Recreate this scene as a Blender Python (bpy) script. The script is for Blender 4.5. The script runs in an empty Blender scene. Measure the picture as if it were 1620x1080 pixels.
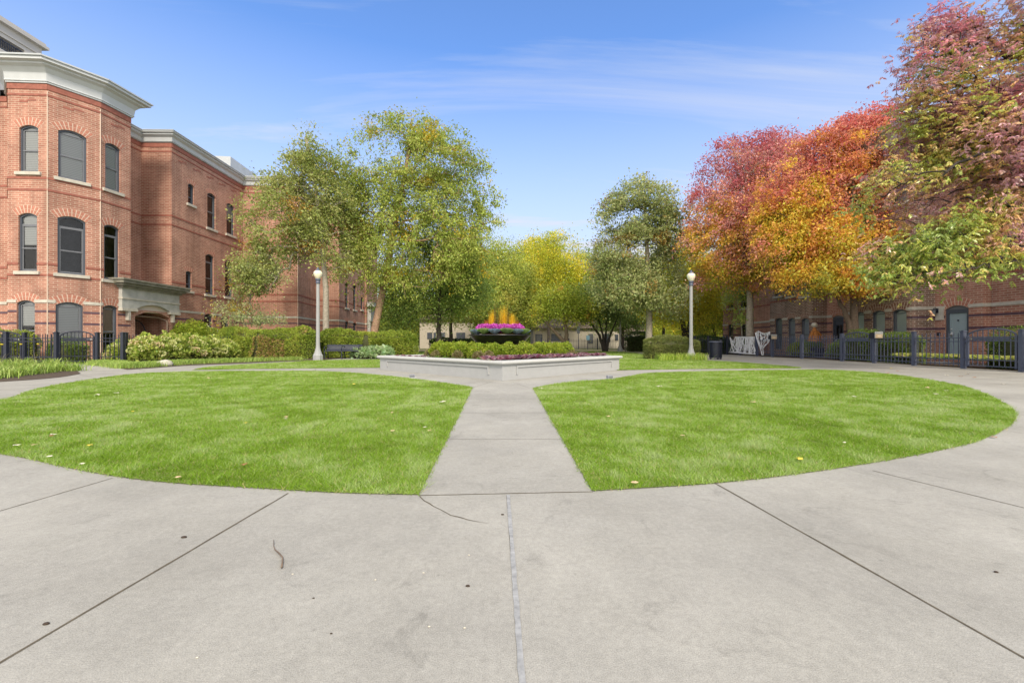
import bpy, math, random
import numpy as np
from mathutils import Vector, noise
from mathutils.geometry import tessellate_polygon
random.seed(7)
RNG = np.random.default_rng(11)
C = bpy.context.scene.collection
SC = bpy.context.scene
PI = math.pi
EYE = 0.9; F = 690.0; HX = 810.0; HY = 540.0      # eye height and measuring lens of the photograph

# ------------------------------------------------------------------ camera
cam = bpy.data.cameras.new('camera'); camo = bpy.data.objects.new('camera', cam); C.objects.link(camo)
camo.location = (0, 0, EYE); camo.rotation_euler = (PI/2, 0, 0)
cam.lens = F/1620*36; cam.sensor_width = 36; cam.clip_end = 2000; cam.clip_start = 0.05
SC.camera = camo
# ------------------------------------------------------------------ sky and sun
SUN_EL, SUN_AZ = math.radians(40), math.radians(167)      # azimuth measured clockwise from +Y
SUN_STRENGTH, SKY_STRENGTH, EXPOSURE = 1.8, 0.15, 1.02
w = bpy.data.worlds.new('World'); SC.world = w; w.use_nodes = True
nt = w.node_tree; nt.nodes.clear()
def N(t, typ, **kw):
    n = t.nodes.new(typ)
    for k, v in kw.items(): setattr(n, k, v)
    return n
def L(t, a, b): t.links.new(a, b)
out = N(nt, 'ShaderNodeOutputWorld'); bg = N(nt, 'ShaderNodeBackground'); L(nt, bg.outputs[0], out.inputs[0])
sky = N(nt, 'ShaderNodeTexSky', sky_type='NISHITA', sun_disc=False, sun_elevation=SUN_EL, sun_rotation=SUN_AZ)
sky.air_density = 1.0; sky.dust_density = 0.6; sky.ozone_density = 3.0; sky.altitude = 200
tc = N(nt, 'ShaderNodeTexCoord'); sp = N(nt, 'ShaderNodeSeparateXYZ'); L(nt, tc.outputs['Generated'], sp.inputs[0])
# wisps live on a flat layer high above: direction / height
mx = N(nt, 'ShaderNodeMath', operation='MAXIMUM'); L(nt, sp.outputs[2], mx.inputs[0]); mx.inputs[1].default_value = 0.06
dv = N(nt, 'ShaderNodeVectorMath', operation='DIVIDE'); L(nt, tc.outputs['Generated'], dv.inputs[0])
cb = N(nt, 'ShaderNodeCombineXYZ')
for i in range(3): L(nt, mx.outputs[0], cb.inputs[i])
L(nt, cb.outputs[0], dv.inputs[1])
mp = N(nt, 'ShaderNodeMapping'); L(nt, dv.outputs[0], mp.inputs[0])
mp.inputs['Rotation'].default_value = (0, 0, math.radians(-38)); mp.inputs['Scale'].default_value = (0.30, 1.25, 1)
mp.inputs['Location'].default_value = (7.7, 4.1, 0)
n1 = N(nt, 'ShaderNodeTexNoise'); n1.inputs['Scale'].default_value = .8; n1.inputs['Detail'].default_value = 9
n1.inputs['Roughness'].default_value = 0.6; n1.inputs['Distortion'].default_value = 0.9
L(nt, mp.outputs[0], n1.inputs['Vector'])
cr = N(nt, 'ShaderNodeValToRGB'); cr.color_ramp.elements[0].position = 0.51; cr.color_ramp.elements[1].position = 0.74
cr.color_ramp.elements[1].color = (.62, .62, .62, 1)
L(nt, n1.outputs['Fac'], cr.inputs[0])
# thin milky veil towards the horizon
vr = N(nt, 'ShaderNodeValToRGB'); e = vr.color_ramp.elements
e[0].position = 0.0; e[0].color = (.85, .85, .85, 1); e[1].position = 0.55; e[1].color = (0.02, 0.02, 0.02, 1)
m_ = e.new(0.2); m_.color = (.74, .74, .74, 1); m_ = e.new(0.4); m_.color = (.31, .31, .31, 1); 
L(nt, sp.outputs[2], vr.inputs[0])
ad = N(nt, 'ShaderNodeMath', operation='ADD', use_clamp=True); L(nt, cr.outputs[0], ad.inputs[0]); L(nt, vr.outputs[0], ad.inputs[1])
mxc = N(nt, 'ShaderNodeMix', data_type='RGBA'); L(nt, ad.outputs[0], mxc.inputs['Factor'])
tint = N(nt, 'ShaderNodeMix', data_type='RGBA', blend_type='MULTIPLY'); tint.inputs['Factor'].default_value = 1
L(nt, sky.outputs[0], tint.inputs['A']); tint.inputs['B'].default_value = (.62, .80, 1.02, 1)
L(nt, tint.outputs['Result'], mxc.inputs['A']); mxc.inputs['B'].default_value = (2.6, 2.7, 2.98, 1)
# unseen bright overcast added overhead, above the frame, for soft neutral light
zr_ = N(nt, 'ShaderNodeMapRange'); zr_.inputs['From Min'].default_value = .66; zr_.inputs['From Max'].default_value = .86; L(nt, sp.outputs[2], zr_.inputs[0])
mz = N(nt, 'ShaderNodeMix', data_type='RGBA'); L(nt, zr_.outputs[0], mz.inputs['Factor']); L(nt, mxc.outputs['Result'], mz.inputs['A']); mz.inputs['B'].default_value = (4.2, 4.0, 3.8, 1)
# unseen bright haze added behind the camera as frontal fill on the walls
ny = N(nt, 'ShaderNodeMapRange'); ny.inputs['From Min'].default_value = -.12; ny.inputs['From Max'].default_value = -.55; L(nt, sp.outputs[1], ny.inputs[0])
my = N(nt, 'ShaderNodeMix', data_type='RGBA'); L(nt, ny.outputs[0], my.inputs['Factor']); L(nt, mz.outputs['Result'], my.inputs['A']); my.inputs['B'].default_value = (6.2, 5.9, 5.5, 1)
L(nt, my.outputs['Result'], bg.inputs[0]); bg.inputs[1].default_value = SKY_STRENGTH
sun = bpy.data.lights.new('sun', 'SUN'); suno = bpy.data.objects.new('sun', sun); C.objects.link(suno)
sun.energy = SUN_STRENGTH; sun.angle = math.radians(12); sun.color = (1, .88, .72)
sd = Vector((math.sin(SUN_AZ)*math.cos(SUN_EL), math.cos(SUN_AZ)*math.cos(SUN_EL), math.sin(SUN_EL)))
suno.rotation_euler = (-sd).to_track_quat('-Z', 'Y').to_euler()
SC.view_settings.view_transform = 'Standard'; SC.view_settings.look = 'None'
SC.view_settings.exposure = EXPOSURE; SC.view_settings.gamma = 1
SC.render.engine = 'CYCLES'
SC.cycles.max_bounces = 5; SC.cycles.transparent_max_bounces = 6; SC.cycles.diffuse_bounces = 3

# ------------------------------------------------------------------ measuring helpers
def G(px, py, z=0.0):
    Y = (EYE - z)*F/(py - HY); return Vector(((px-HX)/F*Y, Y, z))
def X(px, Y): return (px-HX)/F*Y
def Zh(py, Y): return EYE + (HY-py)/F*Y

# ------------------------------------------------------------------ object helpers
def tag(o, label=None, cat=None, group=None, kind=None):
    if label: o['label'] = label
    if cat: o['category'] = cat
    if group: o['group'] = group
    if kind: o['kind'] = kind
    return o
def thing(name, label, cat, loc=(0, 0, 0), rz=0, group=None):
    o = bpy.data.objects.new(name, None); C.objects.link(o); o.location = loc; o.rotation_euler = (0, 0, rz)
    o.empty_display_size = .2
    return tag(o, label, cat, group)
def copy_tree(o, parent=None):
    c = o.copy(); C.objects.link(c); c.parent = parent
    for ch in list(o.children): copy_tree(ch, c)
    return c
def link_mesh(name, me, mat, parent=None, smooth=False):
    mats = mat if isinstance(mat, (list, tuple)) else [mat]
    for m in mats: me.materials.append(m)
    if smooth: me.polygons.foreach_set('use_smooth', np.ones(len(me.polygons), bool))
    o = bpy.data.objects.new(name, me); C.objects.link(o)
    if parent is not None: o.parent = parent
    return o
def np_mesh(name, V, K, col=None, idx=None):
    """V (n,3) verts; K verts per face when idx is None (sequential) or idx (m,K) faces"""
    me = bpy.data.meshes.new(name); n = len(V)
    if idx is None: idx = np.arange(n, dtype=np.int32).reshape(-1, K)
    m = len(idx)
    me.vertices.add(n); me.vertices.foreach_set('co', np.ascontiguousarray(V, np.float32).ravel())
    me.loops.add(m*K); me.loops.foreach_set('vertex_index', np.ascontiguousarray(idx, np.int32).ravel())
    me.polygons.add(m); me.polygons.foreach_set('loop_start', np.arange(0, m*K, K, dtype=np.int32))
    me.polygons.foreach_set('loop_total', np.full(m, K, np.int32))
    if col is not None:
        a = me.color_attributes.new('tint', 'FLOAT_COLOR', 'POINT')
        c4 = np.ones((n, 4), np.float32); c4[:, :3] = col; a.data.foreach_set('color', c4.ravel())
    me.update(); return me
class MB:
    def __init__(s): s.v = []; s.f = []; s.uv = []; s.has = False
    def add(s, vs, fs, uvs=None):
        b = len(s.v); s.v += [tuple(v) for v in vs]; s.f += [[b+i for i in f] for f in fs]
        if uvs: s.has = True
        s.uv += (uvs if uvs else [(v[0]+v[1], v[2]) for v in vs])
        return s
    def box(s, c, d, rz=0, ax=None):
        x, y, z = d[0]/2, d[1]/2, d[2]/2; cr, sr = math.cos(rz), math.sin(rz)
        vs = []
        for sx, sy, sz in ((-1,-1,-1),(1,-1,-1),(1,1,-1),(-1,1,-1),(-1,-1,1),(1,-1,1),(1,1,1),(-1,1,1)):
            a, b = sx*x, sy*y; vs.append((c[0]+a*cr-b*sr, c[1]+a*sr+b*cr, c[2]+sz*z))
        s.add(vs, [(0,3,2,1),(4,5,6,7),(0,1,5,4),(1,2,6,5),(2,3,7,6),(3,0,4,7)]); return s
    def tube(s, pts, r, k=8, caps=True):
        pts = [Vector(p) for p in pts]; rs = r if isinstance(r, (list, tuple)) else [r]*len(pts)
        vs = []; fs = []
        up = None
        for i, p in enumerate(pts):
            d = (pts[min(i+1, len(pts)-1)] - pts[max(i-1, 0)]).normalized()
            if up is None: up = d.orthogonal().normalized()
            a = (up - d*up.dot(d));  a = a.normalized() if a.length > 1e-5 else d.orthogonal().normalized()
            up = a; b = d.cross(a)
            for j in range(k):
                t = 2*PI*j/k; vs.append(p + (a*math.cos(t)+b*math.sin(t))*rs[i])
        for i in range(len(pts)-1):
            for j in range(k):
                fs.append((i*k+j, i*k+(j+1) % k, (i+1)*k+(j+1) % k, (i+1)*k+j))
        if caps: fs.append(tuple(range(k-1, -1, -1))); fs.append(tuple((len(pts)-1)*k+j for j in range(k)))
        s.add(vs, fs); return s
    def lathe(s, prof, c=(0, 0, 0), k=24, flute=0):
        vs = []; fs = []
        for r, z in prof:
            for j in range(k):
                t = 2*PI*j/k; rr = r*(1-flute*(j % 2)); vs.append((c[0]+rr*math.cos(t), c[1]+rr*math.sin(t), c[2]+z))
        for i in range(len(prof)-1):
            for j in range(k): fs.append((i*k+j, i*k+(j+1) % k, (i+1)*k+(j+1) % k, (i+1)*k+j))
        if prof[0][0] > 1e-4: fs.append(tuple(range(k-1, -1, -1)))
        if prof[-1][0] > 1e-4: fs.append(tuple((len(prof)-1)*k+j for j in range(k)))
        s.add(vs, fs); return s
    def build(s, name, mat, parent=None, smooth=False, bevel=0):
        me = bpy.data.meshes.new(name); me.from_pydata(s.v, [], s.f)
        if s.has:
            uv = me.uv_layers.new(name='UVMap'); li = np.empty(len(me.loops), np.int32); me.loops.foreach_get('vertex_index', li)
            uv.data.foreach_set('uv', np.array(s.uv, np.float32)[li].ravel())
        o = link_mesh(name, me, mat, parent, smooth)
        if bevel:
            m = o.modifiers.new('b', 'BEVEL'); m.width = bevel; m.segments = 2; m.limit_method = 'ANGLE'
        return o

# ------------------------------------------------------------------ materials
MATS = {}
def mat(name, col, rough=.7, metal=0, spec=.5, noise_amt=0, nscale=5, bump=0, bscale=60, col2=None, coord='Object'):
    if name in MATS: return MATS[name]
    m = bpy.data.materials.new(name); m.use_nodes = True; t = m.node_tree; b = t.nodes['Principled BSDF']
    b.inputs['Base Color'].default_value = (*col, 1); b.inputs['Roughness'].default_value = rough
    b.inputs['Metallic'].default_value = metal; b.inputs['Specular IOR Level'].default_value = spec
    co = N(t, 'ShaderNodeTexCoord')
    if noise_amt or col2:
        n = N(t, 'ShaderNodeTexNoise'); n.inputs['Scale'].default_value = nscale; n.inputs['Detail'].default_value = 8
        n.inputs['Roughness'].default_value = .65
        L(t, co.outputs[coord], n.inputs['Vector'])
        r = N(t, 'ShaderNodeValToRGB'); r.color_ramp.elements[0].position = .3; r.color_ramp.elements[1].position = .7
        c2 = col2 if col2 else tuple(min(1, c*(1+noise_amt)) for c in col); c1 = col if col2 else tuple(c*(1-noise_amt) for c in col)
        r.color_ramp.elements[0].color = (*c1, 1); r.color_ramp.elements[1].color = (*c2, 1)
        L(t, n.outputs['Fac'], r.inputs[0]); L(t, r.outputs[0], b.inputs['Base Color'])
    if bump:
        n2 = N(t, 'ShaderNodeTexNoise'); n2.inputs['Scale'].default_value = bscale; n2.inputs['Detail'].default_value = 5
        L(t, co.outputs[coord], n2.inputs['Vector']); bp = N(t, 'ShaderNodeBump'); bp.inputs['Strength'].default_value = bump
        bp.inputs['Distance'].default_value = .01
        L(t, n2.outputs['Fac'], bp.inputs['Height']); L(t, bp.outputs[0], b.inputs['Normal'])
    MATS[name] = m; return m
def brick_mat(name, c1, c2, mortar, bw=.28, rh=.092, ms=.010):
    m = bpy.data.materials.new(name); m.use_nodes = True; t = m.node_tree; b = t.nodes['Principled BSDF']
    co = N(t, 'ShaderNodeTexCoord'); br = N(t, 'ShaderNodeTexBrick')
    br.inputs['Scale'].default_value = 1; br.inputs['Brick Width'].default_value = bw; br.inputs['Row Height'].default_value = rh
    br.inputs['Mortar Size'].default_value = ms; br.inputs['Mortar Smooth'].default_value = .2; br.inputs['Bias'].default_value = -.1
    br.inputs['Color1'].default_value = (*c1, 1); br.inputs['Color2'].default_value = (*c2, 1); br.inputs['Mortar'].default_value = (*mortar, 1)
    L(t, co.outputs['UV'], br.inputs['Vector'])
    n = N(t, 'ShaderNodeTexNoise'); n.inputs['Scale'].default_value = .9; n.inputs['Detail'].default_value = 7; L(t, co.outputs['UV'], n.inputs['Vector'])
    r = N(t, 'ShaderNodeMapRange'); r.inputs['From Min'].default_value = .3; r.inputs['From Max'].default_value = .7
    r.inputs['To Min'].default_value = .82; r.inputs['To Max'].default_value = 1.15; L(t, n.outputs['Fac'], r.inputs[0])
    sm = N(t, 'ShaderNodeMapping'); sm.inputs['Scale'].default_value = (2.6, .22, 1); L(t, co.outputs['UV'], sm.inputs[0])
    n5 = N(t, 'ShaderNodeTexNoise'); n5.inputs['Scale'].default_value = 1; n5.inputs['Detail'].default_value = 6; L(t, sm.outputs[0], n5.inputs['Vector'])
    r5 = N(t, 'ShaderNodeMapRange'); r5.inputs['From Min'].default_value = .42; r5.inputs['From Max'].default_value = .72; r5.inputs['To Min'].default_value = 1.04; r5.inputs['To Max'].default_value = .74; L(t, n5.outputs['Fac'], r5.inputs[0])
    m5 = N(t, 'ShaderNodeMath', operation='MULTIPLY'); L(t, r.outputs[0], m5.inputs[0]); L(t, r5.outputs[0], m5.inputs[1])
    mm = N(t, 'ShaderNodeVectorMath', operation='SCALE'); L(t, br.outputs['Color'], mm.inputs[0]); L(t, m5.outputs[0], mm.inputs['Scale'])
    L(t, mm.outputs[0], b.inputs['Base Color']); b.inputs['Roughness'].default_value = .85; b.inputs['Specular IOR Level'].default_value = .25
    bp = N(t, 'ShaderNodeBump'); bp.invert = True; bp.inputs['Strength'].default_value = .5; bp.inputs['Distance'].default_value = .008
    L(t, br.outputs['Fac'], bp.inputs['Height']); L(t, bp.outputs[0], b.inputs['Normal'])
    MATS[name] = m; return m
def leaf_mat(name, rough=.45, spec=.5, trans=.3):
    m = bpy.data.materials.new(name); m.use_nodes = True; t = m.node_tree; b = t.nodes['Principled BSDF']
    a = N(t, 'ShaderNodeAttribute'); a.attribute_name = 'tint'
    L(t, a.outputs['Color'], b.inputs['Base Color']); b.inputs['Roughness'].default_value = rough; b.inputs['Specular IOR Level'].default_value = spec
    tr = N(t, 'ShaderNodeBsdfTranslucent'); L(t, a.outputs['Color'], tr.inputs[0]); mi = N(t, 'ShaderNodeMixShader'); mi.inputs[0].default_value = trans
    L(t, b.outputs[0], mi.inputs[1]); L(t, tr.outputs[0], mi.inputs[2]); L(t, mi.outputs[0], t.nodes['Material Output'].inputs[0])
    MATS[name] = m; return m
LEAF = leaf_mat('leaf', .5, .4, .42); BLADE = leaf_mat('grass_blade', .5, .35, .35); GLOSSLEAF = leaf_mat('glossy_leaf', .34, .9, .35)
PETAL = leaf_mat('petal', .6, .3, .3)
BARK = mat('bark', (.16, .12, .09), .9, noise_amt=.4, nscale=14, bump=.8, bscale=40)
BARKG = mat('grey_bark', (.30, .27, .22), .9, noise_amt=.35, nscale=10, bump=.8, bscale=40)
BARKD = mat('dark_bark', (.055, .045, .04), .9, noise_amt=.4, nscale=14, bump=.8, bscale=40)
BARKB = mat('peeling_birch_bark', (.34, .22, .15), .85, noise_amt=.4, nscale=9, bump=.8, bscale=30)
BRICK = brick_mat('red_brick', (.34, .15, .105), (.45, .225, .165), (.54, .41, .32))
BRICKD = brick_mat('brown_brick', (.20, .12, .085), (.34, .20, .15), (.62, .54, .45))
BRICKW = mat('wall_string_brick', (.29, .105, .075), .85, noise_amt=.25, nscale=6)
BRICKN = mat('dark_glazed_brick', (.10, .055, .075), .6, noise_amt=.3, nscale=6)
VOUS = mat('arch_brick', (.42, .18, .125), .85, noise_amt=.25, nscale=9)
VOUSD = mat('brown_arch_brick', (.24, .13, .095), .85, noise_amt=.3, nscale=9)
MORTAR = mat('mortar', (.58, .46, .37), .9)
STONE = mat('limestone', (.50, .475, .41), .8, noise_amt=.18, nscale=4, bump=.3, bscale=30)
STONEW = mat('weathered_limestone', (.52, .52, .49), .85, col2=(.33, .34, .31), nscale=2.2, bump=.4, bscale=30)
STONED = mat('mossy_stone_cornice', (.30, .29, .24), .9, col2=(.13, .13, .10), nscale=3, bump=.5, bscale=20)
CORN = mat('painted_cornice', (.50, .53, .55), .55, noise_amt=.06, nscale=2)
CORNT = mat('cornice_metal_cap', (.42, .45, .47), .45, noise_amt=.08, nscale=2)
FRAME = mat('window_frame_paint', (.07, .085, .11), .4)
SASH = mat('sash_paint', (.15, .16, .18), .45)
BLIND = mat('window_blind', (.50, .52, .54), .8)
BLINDT = mat('tan_blind', (.42, .30, .22), .8)
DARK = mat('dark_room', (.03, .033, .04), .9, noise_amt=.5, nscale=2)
IRON = mat('navy_black_iron', (.018, .023, .042), .38, spec=.6, noise_amt=.15, nscale=20)
IRONB = mat('blue_grey_iron', (.085, .10, .155), .42, spec=.6, noise_amt=.15, nscale=20)
DOORP = mat('pale_blue_door', (.30, .38, .41), .4, noise_amt=.05, nscale=3)
SOIL = mat('soil', (.07, .05, .035), .95, noise_amt=.5, nscale=12, bump=1, bscale=30)
LAMPC = mat('lamp_concrete', (.33, .34, .35), .7, noise_amt=.1, nscale=30, bump=.3, bscale=80)
PLANTW = mat('planter_concrete', (.37, .38, .385), .65, noise_amt=.05, nscale=5, bump=.15, bscale=60)
PLANTC = mat('planter_cap_concrete', (.46, .47, .465), .6, noise_amt=.05, nscale=5, bump=.15, bscale=60)
COREM = mat('inner_twigs', (.05, .055, .02), .95, noise_amt=.5, nscale=20)
ROOFG = mat('roof_membrane', (.35, .35, .35), .8)
m = bpy.data.materials.new('window_glass'); m.use_nodes = True; t = m.node_tree; t.nodes.remove(t.nodes['Principled BSDF'])
gl = N(t, 'ShaderNodeBsdfGlossy'); gl.inputs['Roughness'].default_value = .04; tr = N(t, 'ShaderNodeBsdfTransparent'); tr.inputs[0].default_value = (.90, .93, .94, 1)
fr = N(t, 'ShaderNodeFresnel'); fr.inputs[0].default_value = 1.55; mi = N(t, 'ShaderNodeMixShader')
L(t, fr.outputs[0], mi.inputs[0]); L(t, tr.outputs[0], mi.inputs[1]); L(t, gl.outputs[0], mi.inputs[2]); L(t, mi.outputs[0], t.nodes['Material Output'].inputs[0])
GLASS = m
m = bpy.data.materials.new('lamp_globe'); m.use_nodes = True; b = m.node_tree.nodes['Principled BSDF']
b.inputs['Base Color'].default_value = (.80, .76, .60, 1); b.inputs['Roughness'].default_value = .25; b.inputs['Subsurface Weight'].default_value = .3
GLOBE = m
# slatted blind stripes
b = BLIND.node_tree; wv = N(b, 'ShaderNodeTexWave', bands_direction='Z'); wv.inputs['Scale'].default_value = 4
cc = N(b, 'ShaderNodeTexCoord'); L(b, cc.outputs['Object'], wv.inputs['Vector']); rr = N(b, 'ShaderNodeValToRGB')
rr.color_ramp.elements[0].color = (.42, .42, .42, 1); rr.color_ramp.elements[1].color = (.62, .62, .61, 1)
L(b, wv.outputs['Fac'], rr.inputs[0]); L(b, rr.outputs[0], b.nodes['Principled BSDF'].inputs['Base Color'])
# concrete paving: fine aggregate, soft large stains, sparse dark spots
m = bpy.data.materials.new('paving_concrete'); m.use_nodes = True; t = m.node_tree; b = t.nodes['Principled BSDF']; CONC = m
co = N(t, 'ShaderNodeTexCoord')
def nz(scale, det=6, rough=.6, dist=0):
    n = N(t, 'ShaderNodeTexNoise'); n.inputs['Scale'].default_value = scale; n.inputs['Detail'].default_value = det
    n.inputs['Roughness'].default_value = rough; n.inputs['Distortion'].default_value = dist; L(t, co.outputs['Object'], n.inputs['Vector']); return n
def mr(src, a, bb, c, d):
    r = N(t, 'ShaderNodeMapRange'); r.inputs['From Min'].default_value = a; r.inputs['From Max'].default_value = bb
    r.inputs['To Min'].default_value = c; r.inputs['To Max'].default_value = d; L(t, src, r.inputs[0]); return r
big = mr(nz(.8, 5).outputs['Fac'], .3, .7, .80, 1.12); fine = mr(nz(260, 3, .7).outputs['Fac'], .3, .7, .70, 1.26)
med = mr(nz(9, 8, .7, .5).outputs['Fac'], .3, .75, 1.06, .90)
st = nz(2.3, 10, .75, 1.5); stn = mr(st.outputs['Fac'], .57, .74, 1.0, .66)
mid = mr(nz(45, 4, .7).outputs['Fac'], .3, .7, .88, 1.10)
vo = N(t, 'ShaderNodeTexVoronoi'); vo.inputs['Scale'].default_value = 5.5; L(t, co.outputs['Object'], vo.inputs['Vector'])
pit = mr(vo.outputs['Distance'], .02, .05, .82, 1.0)
def mul(a, bb):
    k = N(t, 'ShaderNodeMath', operation='MULTIPLY'); L(t, a, k.inputs[0]); L(t, bb, k.inputs[1]); return k.outputs[0]
fac = mul(mul(mul(mul(mul(big.outputs[0], fine.outputs[0]), med.outputs[0]), stn.outputs[0]), mid.outputs[0]), pit.outputs[0])
hue = N(t, 'ShaderNodeMix', data_type='RGBA'); L(t, nz(1.3, 4).outputs['Fac'], hue.inputs['Factor'])
hue.inputs['A'].default_value = (.362, .354, .318, 1); hue.inputs['B'].default_value = (.352, .349, .328, 1)
sc = N(t, 'ShaderNodeVectorMath', operation='SCALE'); L(t, hue.outputs['Result'], sc.inputs[0]); L(t, fac, sc.inputs['Scale'])
L(t, sc.outputs[0], b.inputs['Base Color']); b.inputs['Roughness'].default_value = .85; b.inputs['Specular IOR Level'].default_value = .25
bp = N(t, 'ShaderNodeBump'); bp.inputs['Strength'].default_value = .35; bp.inputs['Distance'].default_value = .004
L(t, nz(180, 3).outputs['Fac'], bp.inputs['Height']); L(t, bp.outputs[0], b.inputs['Normal'])
JOINT = mat('joint_dirt', (.10, .085, .06), .95, noise_amt=.4, nscale=20)
CAULK = mat('grey_joint_sealant', (.31, .32, .33), .9, spec=.1, noise_amt=.3, nscale=25)
TURF = mat('turf_base', (.11, .18, .02), .95, col2=(.22, .28, .06), nscale=3, bump=.8, bscale=80)
FARG = mat('far_ground', (.10, .14, .03), .95, col2=(.22, .19, .12), nscale=.12)

# ------------------------------------------------------------------ ground
def struct(o): return tag(o, kind='structure')
def poly_obj(name, pts, z, m, parent=None):
    tri = tessellate_polygon([[Vector((p[0], p[1], 0)) for p in pts]])
    mb = MB(); fs = []
    for a, b_, c in tri:
        A, B_, C_ = pts[a], pts[b_], pts[c]
        s = (B_[0]-A[0])*(C_[1]-A[1])-(B_[1]-A[1])*(C_[0]-A[0]); fs.append((a, b_, c) if s > 0 else (a, c, b_))
    mb.add([(p[0], p[1], z) for p in pts], fs); return mb.build(name, m, parent)
def catmull(P, n=6):
    P = [Vector((p[0], p[1])) for p in P]; o = []
    for i in range(len(P)-1):
        p0 = P[max(i-1, 0)]; p1 = P[i]; p2 = P[i+1]; p3 = P[min(i+2, len(P)-1)]
        for j in range(n):
            t_ = j/n; o.append(.5*((2*p1)+(p2-p0)*t_+(2*p0-5*p1+4*p2-p3)*t_*t_+(3*p1-p0-3*p2+p3)*t_**3))
    o.append(P[-1]); return o
struct(poly_obj('ground', [(-400, -60), (400, -60), (400, 700), (-400, 700)], -.03, FARG))
plaza = struct(poly_obj('plaza_pavement', [(-26, -14), (26, -14), (26, 12.8), (15.35, 12.8), (15.35, 31), (13, 34), (-12, 31), (-16.5, 26.5), (-16.5, 20), (-17, 17.3), (-26, 17.3)], 0, CONC))
def strip(pts, wd, z=.0015, th=.0):
    mb = MB(); vs = []; n = len(pts)
    for i, p in enumerate(pts):
        p = Vector((p[0], p[1])); a = Vector(pts[max(i-1, 0)][:2]); b_ = Vector(pts[min(i+1, n-1)][:2]); d = (b_-a).normalized()
        q = Vector((-d.y, d.x)); ww = wd[i] if isinstance(wd, list) else wd
        vs += [(p.x+q.x*ww/2, p.y+q.y*ww/2, z), (p.x-q.x*ww/2, p.y-q.y*ww/2, z)]
    mb.add(vs, [(2*i, 2*i+1, 2*i+3, 2*i+2) for i in range(n-1)]); return mb
def jline(a, b_, wd, m=JOINT, name='control_joint', n=14, jit=.12, z=.0015):
    A, B_ = G(*a), G(*b_); pts = [A.lerp(B_, i/n) for i in range(n+1)]
    ws = [wd*(1+random.uniform(-jit*2, jit*2)) for _ in pts]
    strip([(p.x+random.uniform(-1, 1)*wd*jit, p.y+random.uniform(-1, 1)*wd*jit) for p in pts], ws, z).build(name, m, plaza)
def ext(a, b_, k):   # extend past b in pixel space
    return (b_[0]+(b_[0]-a[0])*k, b_[1]+(b_[1]-a[1])*k)
jline((456, 780), ext((456, 780), (0, 1048), .6), .011)
jline((178, 756), ext((178, 756), (0, 808), .6), .007)
jline((1131, 764), ext((1131, 764), (1620, 1040), .4), .010)
jline((1380, 744), ext((1380, 744), (1620, 803), .4), .007)
jline((1596, 655), (1760, 664), .007); jline((1520, 600), (1640, 597), .007); jline((40, 618), (-80, 614), .007)
jline((1440, 593), (1500, 587), .008); jline((150, 598), (105, 588), .008); jline((230, 588), (214, 581), .008)
jline((804, 783), (830, 1130), .019, CAULK, 'sealant_joint', 40, .06, .003)
jline((801.5, 783), (826.5, 1130), .004); 
jline((663, 783.5), (938, 777.5), .010)
for a, b_ in (((711, 694.5), (888, 694.5)), ((730, 653), (866, 653)), ((741, 631), (853, 631))): jline(a, b_, .005)
jline((780, 603), (748, 612.8), .006); jline((808, 603), (838, 614), .006)
jline((1098, 584.5), (1098, 586.8), .01); jline((1217, 583.4), (1215, 585.8), .01); jline((500, 582.8), (498, 586.8), .01); jline((380, 584), (378, 586.6), .01)
# crack from the lawn corner
ck = [(664, 785), (671, 792), (679, 796), (686, 801), (697, 806), (706, 811), (713, 815), (727, 818), (740, 822), (760, 826), (775, 828)]
strip([G(*p) for p in ck], [.007, .006, .008, .005, .004, .004, .006, .007, .005, .002, .001], .002).build('crack', JOINT, plaza)

LL = ([(663, 783)], [(748, 613)], [(748, 613), (709.6, 606.5), (650, 598.7), (580, 591.5), (511, 587.4), (428, 586.9), (314, 587.5), (252, 589.3), (198, 593), (106, 606), (49, 618), (0, 633)])
left_lawn = [G(*LL[0][0])] + catmull([G(*p) for p in LL[2]] + [Vector((-8.0, 5.75)), Vector((-7.2, 4.75)), Vector((-5.7, 3.97)), G(0, 718), G(106, 740), G(185, 754), G(272, 764), G(400, 772), G(540, 780), G(663, 783)])[:-1]
right_lawn = [G(937, 777)] + catmull([G(*p) for p in [(843, 614), (896, 605), (962, 600), (1000, 594.3), (1035, 589.6), (1157, 586.5), (1260, 585.3), (1298.6, 585), (1357, 587.6), (1416, 592.8), (1474.6, 601.5), (1521.5, 610.4), (1556.7, 622), (1590, 638.5), (1606, 653), (1602.5, 669), (1580, 684), (1540, 700), (1480, 714), (1400, 729), (1270, 749), (1150, 763), (1040, 771), (937, 777)]])[:-1]
far_right = catmull([G(*p) for p in [(976, 585.7), (1098, 583.7), (1217, 583), (1268, 581.8), (1217, 576.4), (1157, 572), (1086, 568.5), (1050, 564)]]) + [Vector((9.5, 33)), Vector((9.3, 41)), Vector((-8, 41)), Vector((-8.5, 24)), Vector((-2, 19)), Vector((2, 17.5))]
far_left = catmull([G(*p) for p in [(304, 585.2), (355.6, 584.4), (459, 582.9), (604.5, 581.7)]]) + [Vector((-3.5, 18)), Vector((-5, 22.5))] + catmull([G(*p) for p in [(604, 568.3), (501, 570), (459, 572.5), (345, 579), (304, 585.2)]])[:-1]
lawns = [('front_left_lawn', left_lawn), ('front_right_lawn', right_lawn), ('back_lawn', far_right), ('side_lawn', far_left)]
def inside(P, poly):
    x, y = P[:, 0], P[:, 1]; r = np.zeros(len(P), bool); n = len(poly); j = n-1
    for i in range(n):
        xi, yi, xj, yj = poly[i][0], poly[i][1], poly[j][0], poly[j][1]
        if yi != yj: r ^= ((yi > y) != (yj > y)) & (x < (xj-xi)*(y-yi)/(yj-yi)+xi)
        j = i
    return r
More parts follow.
